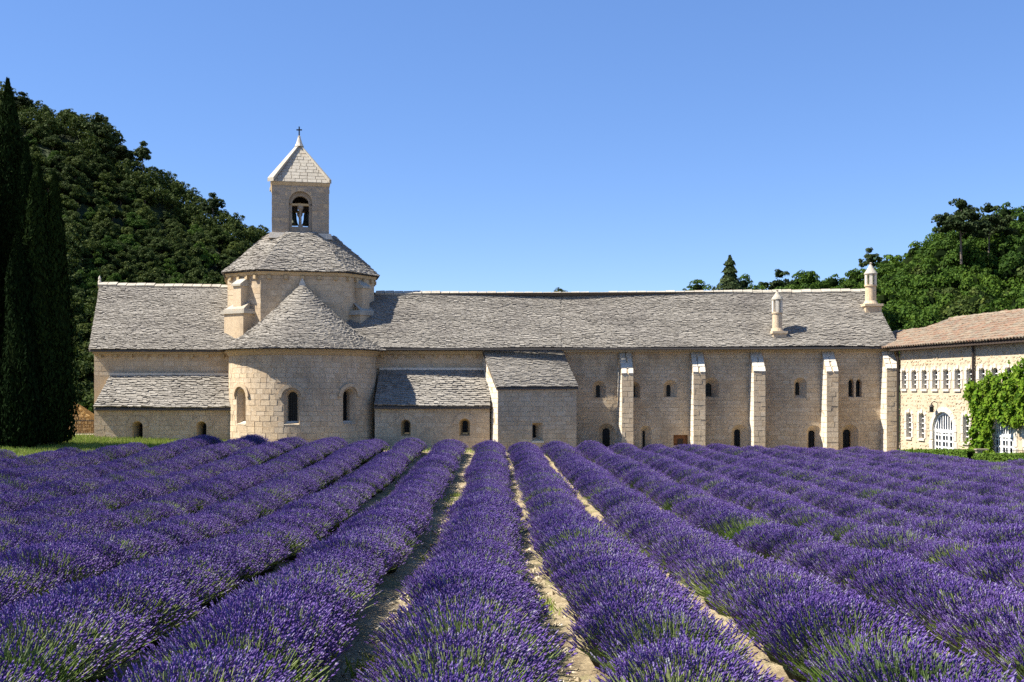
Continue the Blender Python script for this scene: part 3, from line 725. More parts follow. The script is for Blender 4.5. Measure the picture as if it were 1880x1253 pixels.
mb = MB(); mb.abox(wd_.pos((u0 + u1) / 2, zDE - .12, -.05), (u1 - u0, .3, .15), -DA); mb.build('cornice', M['warm_stone'], dorm)
# rear and end walls
mb = MB(); ce = wd_.pos(u1, 0); xr_ = ce.x; mb.abox((xr_ / 2, 62.5, 2), (xr_ + 4, .4, 6)); mb.face((xr_, ce.y, ZB), (xr_, 62.5, ZB), (xr_, 62.5, zDE - 1), (xr_, 56.3, 8.0), (xr_, ce.y, zDE - .05)); mb.build('rear_wall', M['stone'], dorm)
# roof
Yend = wd_.pos(u1, 0).y - .42; ea, eb = P(560, 640, 53.58), P(1650, 637, Yend); rc, rd = P(1597, 534, Yend + 4.3), P(560, 539, 57.9)
mid_e, mid_r = P(1030, 640, 53.58), P(1030, 540, 57.9)
dk = deck(dorm, 'dormitory_roof', [(ea, mid_e, mid_r, rd), (mid_e, eb, rc, mid_r), (ea - UP * .08, eb - UP * .08, eb, ea), (ea - UP * .08, eb - UP * .08, eb + Vector((-.05, .5, -.08)), ea + Vector((0, .5, -.08))), (rd, rc, rc + Vector((1.2, 4.6, -3.3)), rd + Vector((0, 4.6, -3.3)))])
slate_quad(dsl, ea, mid_e, mid_r, rd, parent=dk); slate_quad(dsl, mid_e, eb, rc, mid_r, parent=dk)
ridge_stones(drs, P(690, 538, 57.9), mid_r, dk); ridge_stones(drs, mid_r, rc, dk)
def roof_pt(px, py):
    n = (eb - mid_e).cross(mid_r - mid_e); k = Vector(((px - CX) / F, 1, -(py - HY) / F)); c0 = Vector((0, 0, CAMZ))
    return c0 + k * (n.dot(mid_e - c0) / n.dot(k))
# buttresses
for (xa, xb, xc, yt, yf) in ((1133.5, 1141.8, 1163, 648, 687), (1266.3, 1273.3, 1295.3, 646, 684.5), (1375.5, 1384, 1405.5, 648, 683), (1507.4, 1518, 1539.3, 646, 683.5), (1616.6, 1628, 1650, 642, 678)):
    fl = wf1.pos(wf1.u(xb), 0); frr = wf1.pos(wf1.u(xc), 0); bl_ = wd_.pos(wd_.u(xa), 0); br = wd_.pos(wf1.u(xc), 0)
    zf = wf1.z(xb, yf); zw = wd_.z(xa, yt)
    mb = MB(); mb.prism([p + UP * ZB for p in (fl, frr, br, bl_)], [fl + UP * zf, frr + UP * zf, br + UP * zw, bl_ + UP * zw]); bt = mb.build('buttress', M['mortar'], dorm)
    W = (frr - fl).length; wl = Wall(fl, frr - fl); lay(wl, dbf, 0, W, -.6, zf - .02, [], ch=(.2, .3), ln=(.28, .6), parent=bt, proud=.014)
    sd = Wall(bl_, fl - bl_); L = (fl - bl_).length; lay(sd, dbs, 0, L, -.6, lambda u: zw - (zw - zf) * u / L - .03, [], ch=(.2, .3), ln=(.4, 1.0), parent=bt, proud=.01)  # paler than the front: sunlight on the left face put into the colour
    ns = 4
    for i in range(ns):
        t = (i + .5) / ns; c = (fl + frr) / 2 * (1 - t) + (bl_ + br) / 2 * t; c.z = zf + (zw - zf) * t
        up = (-wd_.n + UP * (zw - zf)) / ns; nn = (wd_.n * (zw - zf) + UP).normalized()
        for sdx in (-1, 1):
            split = random.uniform(.4, .6); wdt = (W + .03) * (split if sdx < 0 else 1 - split); off = (-W / 2 - .015 + wdt / 2) if sdx < 0 else (W / 2 + .015 - wdt / 2)
            dss.add(c + nn * .05 + wd_.d * off, wd_.d * (wdt - .015), -(nn + up.normalized() * .0) * .12, up * 1.06 - nn * .05, bt)
# chimneys
for (xb0, xb1, yb0, yb1, xs0, xs1, ys0, yl, yc, ytip) in ((1416, 1442, 609, 625, 1418, 1436, 575, 551, 551, 532), (1584, 1615, 559, 579, 1588.5, 1608.5, 525, 504, 504, 482)):
    bp = roof_pt((xb0 + xb1) / 2, yb1); Yc = bp.y + .4; s = Yc / F; cx = xat((xs0 + xs1) / 2, Yc); z = lambda y: zat(y, Yc)
    wdt = (xb1 - xb0) * s; r_ = (xs1 - xs0) * s / 2
    mb = MB(); zb0, zb1 = bp.z - .5, z(yb0) - .12
    mb.abox((xat((xb0 + xb1) / 2, Yc), Yc, (zb0 + zb1) / 2), (wdt * .92, wdt * .92, zb1 - zb0)); mb.abox((xat((xb0 + xb1) / 2, Yc), Yc, zb1 + .06), (wdt * 1.08, wdt * 1.08, .12))
    mb.lathe((cx, Yc, 0), [(r_ * 1.35, zb1 + .12), (r_ * 1.02, zb1 + .3)], 18); mb.build('chimney_base', M['stone'], dorm)
    mb = MB(); mb.lathe((cx, Yc, 0), [(r_, zb1 + .12), (r_ * .96, z(ys0) - .05), (r_ * 1.12, z(ys0) - .04), (r_ * 1.12, z(ys0) + .04), (0, z(ys0) + .04)], 20); ch = mb.build('chimney', M['stone'], dorm)
    for i in range(6):
        a = i * math.pi / 3 + .25; q = Vector((cx + r_ * .86 * math.cos(a), Yc + r_ * .86 * math.sin(a), 0))
        mb = MB(); mb.abox(q + UP * ((z(ys0) + z(yl)) / 2 + .02), (.1, .15, z(yl) - z(ys0)), a); mb.build('lantern_pillar', M['pale_stone'], ch)
    mb = MB(); mb.lathe((cx, Yc, 0), [(.08, z(ys0)), (.08, z(yl))], 8); mb.build('flue', M['dark'], ch)
    H = z(ytip) - z(yc); mb = MB(); mb.lathe((cx, Yc, z(yc)), [(0, -.02), (r_ * 1.15, -.02), (r_ * 1.2, .03), (r_ * .95, .14), (r_ * .55, H * .5), (r_ * .2, H * .8), (r_ * .14, H * .84), (r_ * .3, H * .92), (0, H)], 18); mb.build('chimney_cap', M['grey_stone'], ch)

# ================================================================ ANNEX
fl = Vector((xat(914, 51), 51, 0)); A13 = R(12); dA = Vector((math.cos(A13), math.sin(A13), 0)); wa = Wall(fl, dA)
Lf = wa.u(1058.5); annex = thing('annex', (fl.x + 2, 52.5, 0), 'small stone annex with a lean-to slate roof and one slit window', 'building')
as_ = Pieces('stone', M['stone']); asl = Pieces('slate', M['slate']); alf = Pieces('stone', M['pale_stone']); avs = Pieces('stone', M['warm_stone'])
zAE = zat(713, 50.9); ao = Op((wa.u(977.5) + wa.u(996.5)) / 2, .52, zat(810, 51.3), zat(777, 51.3), 'rect')
mb = wall_face(wa, 0, Lf, ZB, zAE, [ao], 1); fw = mb.build('front_wall', M['mortar'], annex)
lay(wa, as_, 0, Lf, -.2, zAE - .03, [ao], ch=(.17, .26), ln=(.28, .6), parent=fw, proud=.014)
window(wa, ao, annex, .4, Op(ao.uc - .08, .19, ao.z0 + .14, ao.zt - .1), mat=M['stone'], sill=True, bars=(0, 3, .015))
aA, aB, aC, aD = P(911, 712.5, 50.82), P(1062, 711.5, 51.72), P(1030, 641, 53.97), P(884, 641, 53.97)
bk = Vector((xat(886.5, YW), YW, 0)); wl = Wall(bk, fl - bk); L = (fl - bk).length
topL = lambda u: (aD.z - .12) + (aA.z - aD.z) * u / L
wall_face(wl, 0, L, ZB, topL, [], 1).build('side_wall', M['mortar'], annex)
lay(wl, alf, 0, L, -.2, lambda u: topL(u) - .02, [], ch=(.2, .3), ln=(.35, .8), proud=.01)  # paler stone here: sun on this side painted into the colour
rk = Vector((xat(1034, YW), YW, 0)); fr_ = wa.pos(Lf, 0); wl = Wall(fr_, rk - fr_); L2 = (rk - fr_).length
wall_face(wl, 0, L2, ZB, lambda u: zAE + (aC.z - zAE - .12) * u / L2, [], 1).build('side_wall', M['stone'], annex)
ar = deck(annex, 'annex_roof', [(aA, aB, aC, aD), (aA - UP * .07, aB - UP * .07, aB, aA), (aA - UP * .07, aB - UP * .07, aB + Vector((-.05, .4, -.07)), aA + Vector((.05, .4, -.07))), (aA - UP * .07, aA, aD, aD - UP * .07), (aB - UP * .07, aB, aC, aC - UP * .07)])
slate_quad(asl, aA, aB, aC, aD, expo=.108, wd=(.11, .27), parent=ar)

# ================================================================ WING with the vine
d_w = Vector((.152, -.988, 0)).normalized(); K = .957; wO = Vector((xat(1655, 51.2), 51.2, 0)); ww = Wall(wO, d_w); UE = ww.u(1880) + 5
wing = thing('guest_wing', (wO.x, 50, -.2), 'golden rubble stone wing with white arched doors and a clay tile roof', 'building')
ws = Pieces('rubble', M['rubble']); wdr = Pieces('stone', M['pale_stone']); wt_ = Pieces('tile', M['tile'])
zWE = 5.13; ops = []; ux0 = ww.u(1660.5)
for i in range(13):
    uu = ux0 + i * .904; ops.append((Op(uu, .42, 3.03, 3.91, 'seg', .18), 'up'))
for px in (1669, 1692.5, 1774): ops.append((Op(ww.u(px), .44, .73, 1.91, 'seg', .18), 'low'))
ops.append((Op(ww.u(1866) + .8, .44, .73, 1.91, 'seg', .18), 'low'))
for pa, pb in ((1712.7, 1751.5), (1822, 1862)):
    ua, ub = ww.u(pa), ww.u(pb); ops.append((Op((ua + ub) / 2, ub - ua, -.15, 1.14 + (ub - ua) / 2, 'round', .23), 'door'))
oo = [o for o, k_ in ops]
wf = wall_face(ww, -.15, UE, ZB, zWE, oo, .6).build('rubble_wall', M['wing_mortar'], wing)
# rubble stones
z = -.4
while z < zWE - .1:
    h = random.uniform(.10, .2); u = -.25 + random.uniform(0, .1)
    while u < UE - .05:
        l_ = random.uniform(.12, .36); c_u, c_z = u + l_ / 2, z + h / 2 + random.uniform(-.03, .03); u += l_
        if any(abs(c_u - o.uc) < max(o.half(c_z, o.ring), o.half(c_z - .06, o.ring), o.half(c_z + .06, o.ring)) + .06 or (o.z0 - .22 < c_z < o.z0 and abs(c_u - o.uc) < o.r + .2) for o in oo): continue
        if random.random() < .06: continue
        a = random.uniform(-.25, .25); dx = ww.d * math.cos(a) + UP * math.sin(a); uz = UP * math.cos(a) - ww.d * math.sin(a)
        ws.add(ww.pos(c_u, c_z, -random.uniform(.006, .024)), dx * l_ * .98, -ww.n * .07, uz * h * 1.02, wf)
    z += h * .97
for o, k_ in ops:
    if k_ == 'door': continue
    wn = window(ww, o, wing, .13, Op(o.uc, o.w * .98, o.z0 + .01, o.zt - .01, 'seg'), mat=M['pale_stone'], bars=(1, 3 if k_ == 'up' else 4, .035), barmat='white', sill=True, pd=.05)
    ring_stones(ww, wdr, o, .18, 3, .035, wn); jamb_stones(ww, wdr, o, .18, .3, .03, wn)
for o, k_ in ops:
    if k_ != 'door': continue
    mb = MB(); A = o.loop(16); mb.grid([[ww.pos(u, z, 0) for u, z in A], [ww.pos(u, z, .2) for u, z in A]]); dr_ = mb.build('door', M['pale_stone'], wing)
    ring_stones(ww, wdr, o, .24, 11, .035, dr_); jamb_stones(ww, wdr, o, .24, .4, .03, dr_)
    pm = MB(); pm.face(*[ww.pos(u, z, .19) for u, z in A]); pm.build('pane', M['glass'], dr_)
    fm = MB()
    def bar(u0_, u1_, z0_, z1_, dd=.12, t=.05):
        c = ww.pos((u0_ + u1_) / 2, (z0_ + z1_) / 2, dd); fm.box(Matrix([[ww.d.x * (u1_ - u0_), -ww.n.x * t, 0, c.x], [ww.d.y * (u1_ - u0_), -ww.n.y * t, 0, c.y], [0, 0, z1_ - z0_, c.z], [0, 0, 0, 1]]))
    a, b = o.uc - o.r, o.uc + o.r
    bar(a, b, o.zs - .07, o.zs + .07, .11)
    for i in range(4): uu = a + (b - a) * i / 3; bar(uu - .075, uu + .075, o.z0, o.zs - .07)
    for i in range(3): uu = a + (b - a) * (i + .5) / 3; bar(uu - .025, uu + .025, o.z0, o.zs - .07, .13)
    for i in range(5): zz = o.z0 + (o.zs - o.z0) * i / 4.6; bar(a, b, zz - .035, zz + .035, .135)
    for i in range(9):
        uu = a + (b - a) * (i + .5) / 9; bar(uu - .028, uu + .028, o.zs + .07, o.top(uu), .13)
    fm.build('door_frame', M['white'], dr_)
    am = MB(); rows = []
    for i in range(17):
        t = math.pi * i / 16; rows.append([ww.pos(o.uc - r_ * math.cos(t), o.zs + r_ * math.sin(t), dd) for r_, dd in ((o.r - .1, .15), (o.r - .1, .08), (o.r, .08), (o.r, .15))])
    am.grid(rows); am.build('arch_frame', M['white'], dr_)
# tile roof
off = Vector((.988, .152, 0)); tan_ = .40; cosr = 1 / math.sqrt(1 + tan_ ** 2); upv = (off + UP * tan_).normalized(); nrm = (UP - off * tan_).normalized()
def rp(u, t): return wO + d_w * u + off * t + UP * (5.18 + tan_ * t)
def tmax(u): return float(np.interp(u, [-4.3, -1.57, -.96, 0], [1.92, 1.77, 3.16, 3.16]))
mb = MB(); us = np.linspace(-4.3, UE, 40)
mb.grid([[rp(u, -.42) for u in us], [rp(u, tmax(u)) for u in us]]); mb.grid([[rp(u, tmax(u)) for u in us], [rp(u, tmax(u)) + off * 4 - UP * 1.6 for u in us]])
wr = mb.build('tile_roof', M['deck'], wing)
mb = MB(); us2 = np.linspace(-.4, UE, 3)
mb.grid([[rp(u, -.38) - UP * .03 for u in us2], [rp(u, -.38) - UP * .15 for u in us2], [rp(u, .06) - UP * .2 for u in us2], [rp(u, .06) - UP * .05 for u in us2]]); mb.build('eave_board', M['beam'], wing)
u = -4.3
while u < UE:
    t = -.45; tm = tmax(u)
    while t < tm:
        o = rp(u, t) + nrm * random.uniform(.01, .03); wv = random.uniform(.19, .22)
        wt_.add(o, d_w * wv, (upv + d_w * random.uniform(-.03, .03)) * .44, nrm * .17, wr); t += .34 * cosr + random.uniform(-.02, .02)
    u += .215
for i in range(int((UE + 1) / .42)):
    uu = -1 + i * .42; c = rp(uu, 3.16); wt_.add(c - d_w * .02 + UP * .03, off * .26, d_w * .46, UP * .2, wr)
mb = MB(); mb.tube([ww.pos(ww.u(1790.3), 5.1, -.1), ww.pos(ww.u(1790.3), -.3, -.1)], .055, 8); mb.build('downpipe', M['pipe'], wing)
mb = MB(); mb.tube([ww.pos(-.12, 5.0, -.25), ww.pos(-.12, 4.8, -.12), ww.pos(-.12, -.4, -.12)], .06, 8); mb.build('downpipe', M['pipe'], wing)
mb = MB(); mb.face(ww.pos(UE, ZB), ww.pos(UE, ZB, 6.6), ww.pos(UE, zWE, 6.6), ww.pos(UE, zWE + 1.3, 3.3), ww.pos(UE, zWE)); mb.build('end_wall', M['rubble'], wing)

for pcs, par, nm, rest in ((cs, church, 'stone', 'stonework'), (cdk, church, 'tower_stone', 'tower_stonework'), (cps, church, 'roof_stone', 'roof_stonework'), (crs, church, 'ridge_stone', 'ridge_stonework'),
                          (cvs, church, 'arch_stone', 'arch_stonework'), (ccb, church, 'corbel', 'corbels_behind'), (csl, church, 'slate', 'slating'),
                          (ds, dorm, 'stone', 'stonework'), (dsl, dorm, 'slate', 'slating'), (drs, dorm, 'ridge_stone', 'ridge_stonework'), (dvs, dorm, 'arch_stone', 'arch_stonework'),
                          (dbf, dorm, 'buttress_stone', 'buttress_stonework'), (dbs, dorm, 'sunlit_quoin', 'sunlit_quoin_stonework'), (dss, dorm, 'coping_slab', 'coping'),
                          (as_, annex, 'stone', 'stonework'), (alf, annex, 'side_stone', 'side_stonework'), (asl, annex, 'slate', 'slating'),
                          (ws, wing, 'rubble_stone', 'rubble_stonework'), (wdr, wing, 'dressed_stone', 'dressed_stonework'), (wt_, wing, 'roof_tile', 'roof_tiling')):
    pcs.done(par, nm, rest)

# ================================================================ FOLIAGE HELPERS
def unit(v): return v / np.maximum(np.linalg.norm(v, axis=-1, keepdims=True), 1e-9)
def leaves(c, nrm_, size, aspect=.6, axis_=None, r=rng):
    """quads at c facing nrm_"""
    n = len(c); ref = r.normal(size=(n, 3)) if axis_ is None else axis_
    t = unit(ref - (ref * nrm_).sum(1, keepdims=True) * nrm_); b = np.cross(nrm_, t); s = np.asarray(size).reshape(-1, 1) * np.ones((n, 1))
    V = np.stack([c - t * s * .5, c + b * s * aspect * .5 + nrm_ * s * .06, c + t * s * .5, c - b * s * aspect * .5 + nrm_ * s * .06], 1).reshape(-1, 3)
    return V, np.arange(4 * n).reshape(n, 4)
def lobes_cloud(lob, n, size, r, flat_=1.0, jitter=.22):
    lob = np.array(lob); wts = lob[:, 3] ** 2; wts /= wts.sum(); i = r.choice(len(lob), n, p=wts)
    d = unit(r.normal(size=(n, 3))); d[:, 2] = np.where(r.random(n) < .25, d[:, 2], np.abs(d[:, 2])); d = unit(d)
    rad = lob[i, 3] * (1 - np.abs(r.normal(0, jitter, n)))
    c = lob[i, :3] + d * rad[:, None] * np.array([1, 1, flat_]); nn = unit(d + r.normal(0, .42, (n, 3)))
    return leaves(c, nn, size * r.uniform(.6, 1.3, n), .65, r=r)
def blob_core(lob, k=.72, seg=8, flat_=1.0):
    mb = MB()
    for x, y, z, rr in lob:
        mb.lathe((x, y, z), [(max(.01, rr * k * math.cos(a)), rr * k * flat_ * math.sin(a)) for a in np.linspace(-1.5, 1.5, 5)], seg)
    return mb
def join(*vf):
    Vs, Fs, o = [], [], 0
    for V, Fq in vf: Vs.append(V); Fs.append(np.asarray(Fq) + o); o += len(V)
    return np.vstack(Vs), np.vstack(Fs)
def crown_mesh(name, seed, kind, nleaf, lsize, mat):
    r = np.random.default_rng(seed); lob = []
    if kind == 'oak':
        main = [(0, 0, 3.0, 1.7)] + [(1.35 * math.cos(a), 1.35 * math.sin(a), 2.3 + r.uniform(-.5, .6), r.uniform(.9, 1.3)) for a in r.uniform(0, 6.3) + np.arange(6) * 1.05] + [(r.uniform(-.7, .7), r.uniform(-.7, .7), 4.2, 1.0)]
        for x, y, z, rr in main:
            for _ in range(7):
                d = unit(r.normal(size=3)); d[2] = abs(d[2]) if r.random() < .8 else d[2]; lob.append((x + d[0] * rr * .75, y + d[1] * rr * .75, z + d[2] * rr * .7, rr * r.uniform(.32, .52)))
        main = [m_ for m_ in main]; fl_ = .9
    elif kind == 'pine':
        main = [(0, 0, 5.2, 1.1), (0, 0, 4.0, 1.3), (.3, 0, 2.9, 1.0)] + [(q_ * math.cos(a_), q_ * math.sin(a_), 4.9 - .55 * q_ - h_, r.uniform(.7, 1.1)) for q_, a_, h_ in zip(r.uniform(.8, 2.2, 17), np.arange(17) * 2.4, r.uniform(-.2, 2.0, 17))]
        for x, y, z, rr in main:
            for _ in range(6):
                d = unit(r.normal(size=3)); lob.append((x + d[0] * rr * .8, y + d[1] * rr * .8, z + d[2] * rr * .35, rr * r.uniform(.3, .5)))
        fl_ = .75
    V, Fq = lobes_cloud(lob, nleaf, lsize, r, fl_)
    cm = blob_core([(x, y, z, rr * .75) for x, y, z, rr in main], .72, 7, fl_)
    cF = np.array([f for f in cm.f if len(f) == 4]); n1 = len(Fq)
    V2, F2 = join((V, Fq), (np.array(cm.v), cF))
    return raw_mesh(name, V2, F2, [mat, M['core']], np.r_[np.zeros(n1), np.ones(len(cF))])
def trunk_mesh(name, seed, h, r0, mat, nb=4):
    r = np.random.default_rng(seed); mb = MB(); mb.tube([(0, 0, -.6), (r.uniform(-.1, .1), r.uniform(-.1, .1), h * .5), (r.uniform(-.2, .2), r.uniform(-.2, .2), h)], [r0 * 1.2, r0 * .8, r0 * .4], 7)
    for i in range(nb):
        a = r.uniform(0, 6.3); z0 = h * r.uniform(.45, .85); mb.tube([(0, 0, z0), (.7 * math.cos(a), .7 * math.sin(a), z0 + .5), (1.4 * math.cos(a), 1.4 * math.sin(a), z0 + 1.1)], [r0 * .45, r0 * .3, r0 * .12], 5)
    me = bpy.data.meshes.new(name); me.from_pydata(mb.v, [], mb.f); me.materials.append(mat); return me
OAK = [crown_mesh('crown', 10 + i, 'oak', 3600, .26, M['oak']) for i in range(5)]
BRI = [crown_mesh('crown', 30 + i, 'oak', 5200, .21, M['bright']) for i in range(4)]
PIN = [crown_mesh('crown', 50 + i, 'pine', 5200, .26, M['pine']) for i in range(3)]
TRK = trunk_mesh('trunk', 1, 3.2, .16, M['bark']); PTK = trunk_mesh('trunk', 2, 4.6, .10, M['pinebark'], 6)
def tree(name, crown, trunk, loc, s, rz, label, group=None, sz=1.0, cat='tree'):
    t = bpy.data.objects.new(name, None); COL.objects.link(t); t.location = loc; t.scale = (s, s, s * sz); t.rotation_euler.z = rz; t.empty_display_size = .5
    tag(t, label, cat, group)
    for nm, me in (('crown', crown), ('trunk', trunk)):
        o = bpy.data.objects.new(nm, me); COL.objects.link(o); o.parent = t
    return t
def proj(x, y, z): return CX + x * F / y, HY - (z - CAMZ) * F / y
# left hillside wood
cand = []
yv = 96.0
while yv < 203:
    sp_ = 2.5 + (yv - 96) * .004; xv = -.72 * yv - 2
    while xv < -.12 * yv:
        x, y = xv + rng.uniform(-1.1, 1.1), yv + rng.uniform(-1.1, 1.1); zz = float(hill_left(x, y)); px, py = proj(x, y, zz + 3)
        if -420 < px < 760 and py < 790 and not (px > 330 and py > 560): cand.append((x, y, zz, px, py))
        xv += sp_
    yv += sp_ * .92
cand.sort(key=lambda c: c[1])
def occl(px, py): return (px < 128 and py > 430) or (px < 66 and py > 320)
seen = [c for c in cand if -25 < c[3] < 720 and not occl(c[3], c[4]) and not (c[3] > 180 and c[4] > 540)][:300]; ids = {id(c) for c in seen}; cand = seen + [c for c in cand if id(c) not in ids]
for i, (x, y, zz, px, py) in enumerate(seen):
    sky_y = float(np.interp(px, [p[0] for p in LP], [p[1] for p in LP])); dd = py - sky_y
    zone = 'on the left skyline' if dd < 22 else 'just below the left skyline' if dd < 65 else 'halfway up the left hill' if dd < 135 else 'low on the left hill' if dd < 210 else 'at the foot of the left hill'
    side = 'behind the cypresses' if px < 128 else 'just right of the cypresses' if px < 180 else 'above the left roof end' if px < 235 else 'above the left roof middle' if px < 300 else 'left of the drum roof' if px < 370 else 'close to the drum' if px < 425 else 'beside the drum roof'
    br = rng.random() < (.08 if dd < 135 else .28)
    tree('hillside_tree', BRI[rng.integers(4)] if br else OAK[rng.integers(5)], TRK, (x, y, zz - .6), rng.uniform(.5, .92), rng.uniform(0, 6.3), f"{'bright leafy' if br else 'dark evergreen'} tree {zone} {side}", f"{'bright' if br else 'dark'} trees {zone} {side}", rng.uniform(.85, 1.15))
n_left = len(cand)
if len(cand) > len(seen):
    Vs = []
    V0 = np.array([v.co[:] for v in OAK[0].vertices])[:1100 * 4].reshape(-1, 4, 3); m0 = V0.mean(1, keepdims=True); V0 = (m0 + (V0 - m0) * 1.4).reshape(-1, 3); F0 = np.arange(4400).reshape(-1, 4)
    parts = []
    print('REST', len(cand) - len(seen))
    for (x, y, zz, px, py) in cand[len(seen):]:
        a = rng.uniform(0, 6.3); s = rng.uniform(.6, 1.0); Rm = np.array([[math.cos(a), -math.sin(a), 0], [math.sin(a), math.cos(a), 0], [0, 0, 1]])
        parts.append(((V0 @ Rm.T) * s * 1.15 + (x, y, zz - .6), F0))
    V, Fq = join(*parts); tag(npart('wood_undergrowth', V, Fq, M['oak'], kind='stuff'), 'dark evergreen wood filling the gaps on the left hillside', 'woodland')
for (px, pyb, pyt, kind, s, lab) in ((182, 268, 204, 0, 1.0, 'broad dark pine standing on the left skyline'), (214, 300, 245, 1, .85, 'rounded pine just below the broad skyline pine'), (262, 295, 257, 2, .62, 'lone small pine standing clear against the sky on the left slope'),
                                     (42, 200, 165, 1, .6, 'flat topped pine near the top left of the hill'), (391, 388, 352, 2, .5, 'thin young pine poking out of the lower left skyline')):
    Y = 196; x = xat(px, Y); q_ = (pyb - pyt) * Y / F / 4.1
    tree('pine_tree', PIN[kind], PTK, (x, Y, zat(pyb, Y) - 2.0 * q_), q_ * .85, rng.uniform(0, 6.3), lab, sz=1 / .85)
# right hillside wood
cand = []
yv = 68.0
while yv < 118:
    xv = .12 * yv
    while xv < .54 * yv:
        x, y = xv + rng.uniform(-1.4, 1.4), yv + rng.uniform(-1.2, 1.2); zz = float(hill_right(x, y)); px, py = proj(x, y, zz + 4)
        if 1225 < px < 1950 and py < 640 and not (px < 1620 and py > 545): cand.append((x, y, zz, px, py))
        xv += 3.0
    yv += 2.7
random.shuffle(cand)
for i, (x, y, zz, px, py) in enumerate(cand[:290]):
    s = rng.uniform(.95, 1.4) * (.72 if px < 1560 else 1)
    zone = 'high on the right hill' if py < 440 else 'halfway up the right hill' if py < 505 else 'low on the right hill'
    side = 'left of the right chimney' if px < 1585 else 'just right of the right chimney' if px < 1660 else 'left of the parasol pine' if px < 1720 else 'under the parasol pine' if px < 1790 else 'right of the parasol pine' if px < 1845 else 'at the right edge'
    br = rng.random() < .8
    tree('hillside_tree', BRI[rng.integers(4)] if br else OAK[rng.integers(5)], TRK, (x, y, zz - .6), s, rng.uniform(0, 6.3), f"{'bright green' if br else 'dull green'} broadleaf tree {zone} {side}", f"{'bright' if br else 'dull'} trees {zone} {side}", rng.uniform(.9, 1.15))
print('TREES', n_left, len(cand))
for (px, pyb, pyt, Y, kind, lab, wide) in ((1765, 436, 358, 100, 0, 'spreading dark parasol pine crowning the right hill', 1.0), (1815, 440, 368, 103, 1, 'second dark pine right of the parasol pine on the right hill', .9), (1597, 490, 453, 98, 2, 'slender pine with a round top behind the right chimney', .8),
                                      (1432, 555, 489, 88, 1, 'rounded pale green pine behind the ridge near the left chimney', .85)):
    x = xat(px, Y); q_ = (pyb - pyt) * Y / F / 4.1; tree('pine_tree', PIN[kind], PTK, (x, Y, zat(pyb, Y) - 2.0 * q_), q_ * wide, rng.uniform(0, 6.3), lab, sz=1 / wide)
for (px, pyt, s, lab) in ((1290, 516, .75, 'small leafy tree top left of the dark fir'), (1362, 508, .8, 'leafy tree top right of the dark fir'), (1265, 531, .4, 'tiny tree top showing above the roof ridge left of the fir'), (1030, 531, .5, 'tiny round tree top showing above the middle of the ridge'),
                          (1462, 503, 1.0, 'dark leafy tree right of the rounded pine behind the ridge'), (1484, 504, .62, 'dark tree low on the slope behind the roof ridge'), (1506, 514, .6, 'small dark tree halfway between the two chimneys'), (1534, 507, .7, 'bushy green tree left of the slender pine'), (1560, 499, .75, 'bushy tree just left of the slender pine'), (1578, 494, .7, 'leafy tree touching the slender pine trunk'), (1480, 500, .8, 'narrow leafy tree beside the dark tree behind the ridge'), (1395, 526, .7, 'low bright bush showing over the ridge right of the fir'), (1515, 515, .9, 'leafy tree on the slope left of the right chimney')):
    Y = 84; tree('leafy_tree', BRI[rng.integers(4)] if px != 1030 else OAK[0], TRK, (xat(px, Y), Y, zat(pyt, Y) - 5.0 * s), s, rng.uniform(0, 6.3), lab)

# conifer behind the ridge
def needle_tree(name, base, H, rad, tiers, n, mat, label, lsize, seed):
    r = np.random.default_rng(seed); t = thing(name, base, label, 'tree'); parts = []
    for i in range(n):
        pass
    u = r.random(n) ** .75; z = H * (.06 + .94 * (1 - u) ) ; prof = rad * (u ** .85); tier = np.floor(z / (H / tiers)); fr = z / (H / tiers) - tier
    prof = prof * (1.12 - .5 * fr) * (1 + .25 * np.sin(tier * 2.4 + 1)); a = r.uniform(0, 2 * np.pi, n)
    prof *= .75 + .3 * np.abs(np.sin(a * 2.5 + tier)); rr = prof * (1 - np.abs(r.normal(0, .28, n))); c = np.stack([rr * np.cos(a), rr * np.sin(a), z - prof * .18], 1) + np.array(base)
    d = np.stack([np.cos(a), np.sin(a), r.normal(.5, .4, n)], 1); V, Fq = leaves(c, unit(d + r.normal(0, .4, (n, 3))), lsize * r.uniform(.6, 1.3, n), .6, r=r)
    npart('crown', V, Fq, mat, t); mb = MB(); b = Vector(base); mb.tube([b - UP * .5, b + UP * H * .5, b + UP * H * .97], [.18, .12, .02], 7); mb.build('trunk', M['bark'], t); return t
Yf = 80; needle_tree('fir_tree', tuple(P(1340, 640, Yf)), (640 - 470) * Yf / F, 2.6, 12, 9000, M['pine'], 'dark pointed fir rising above the middle of the roof ridge', .26, 5)

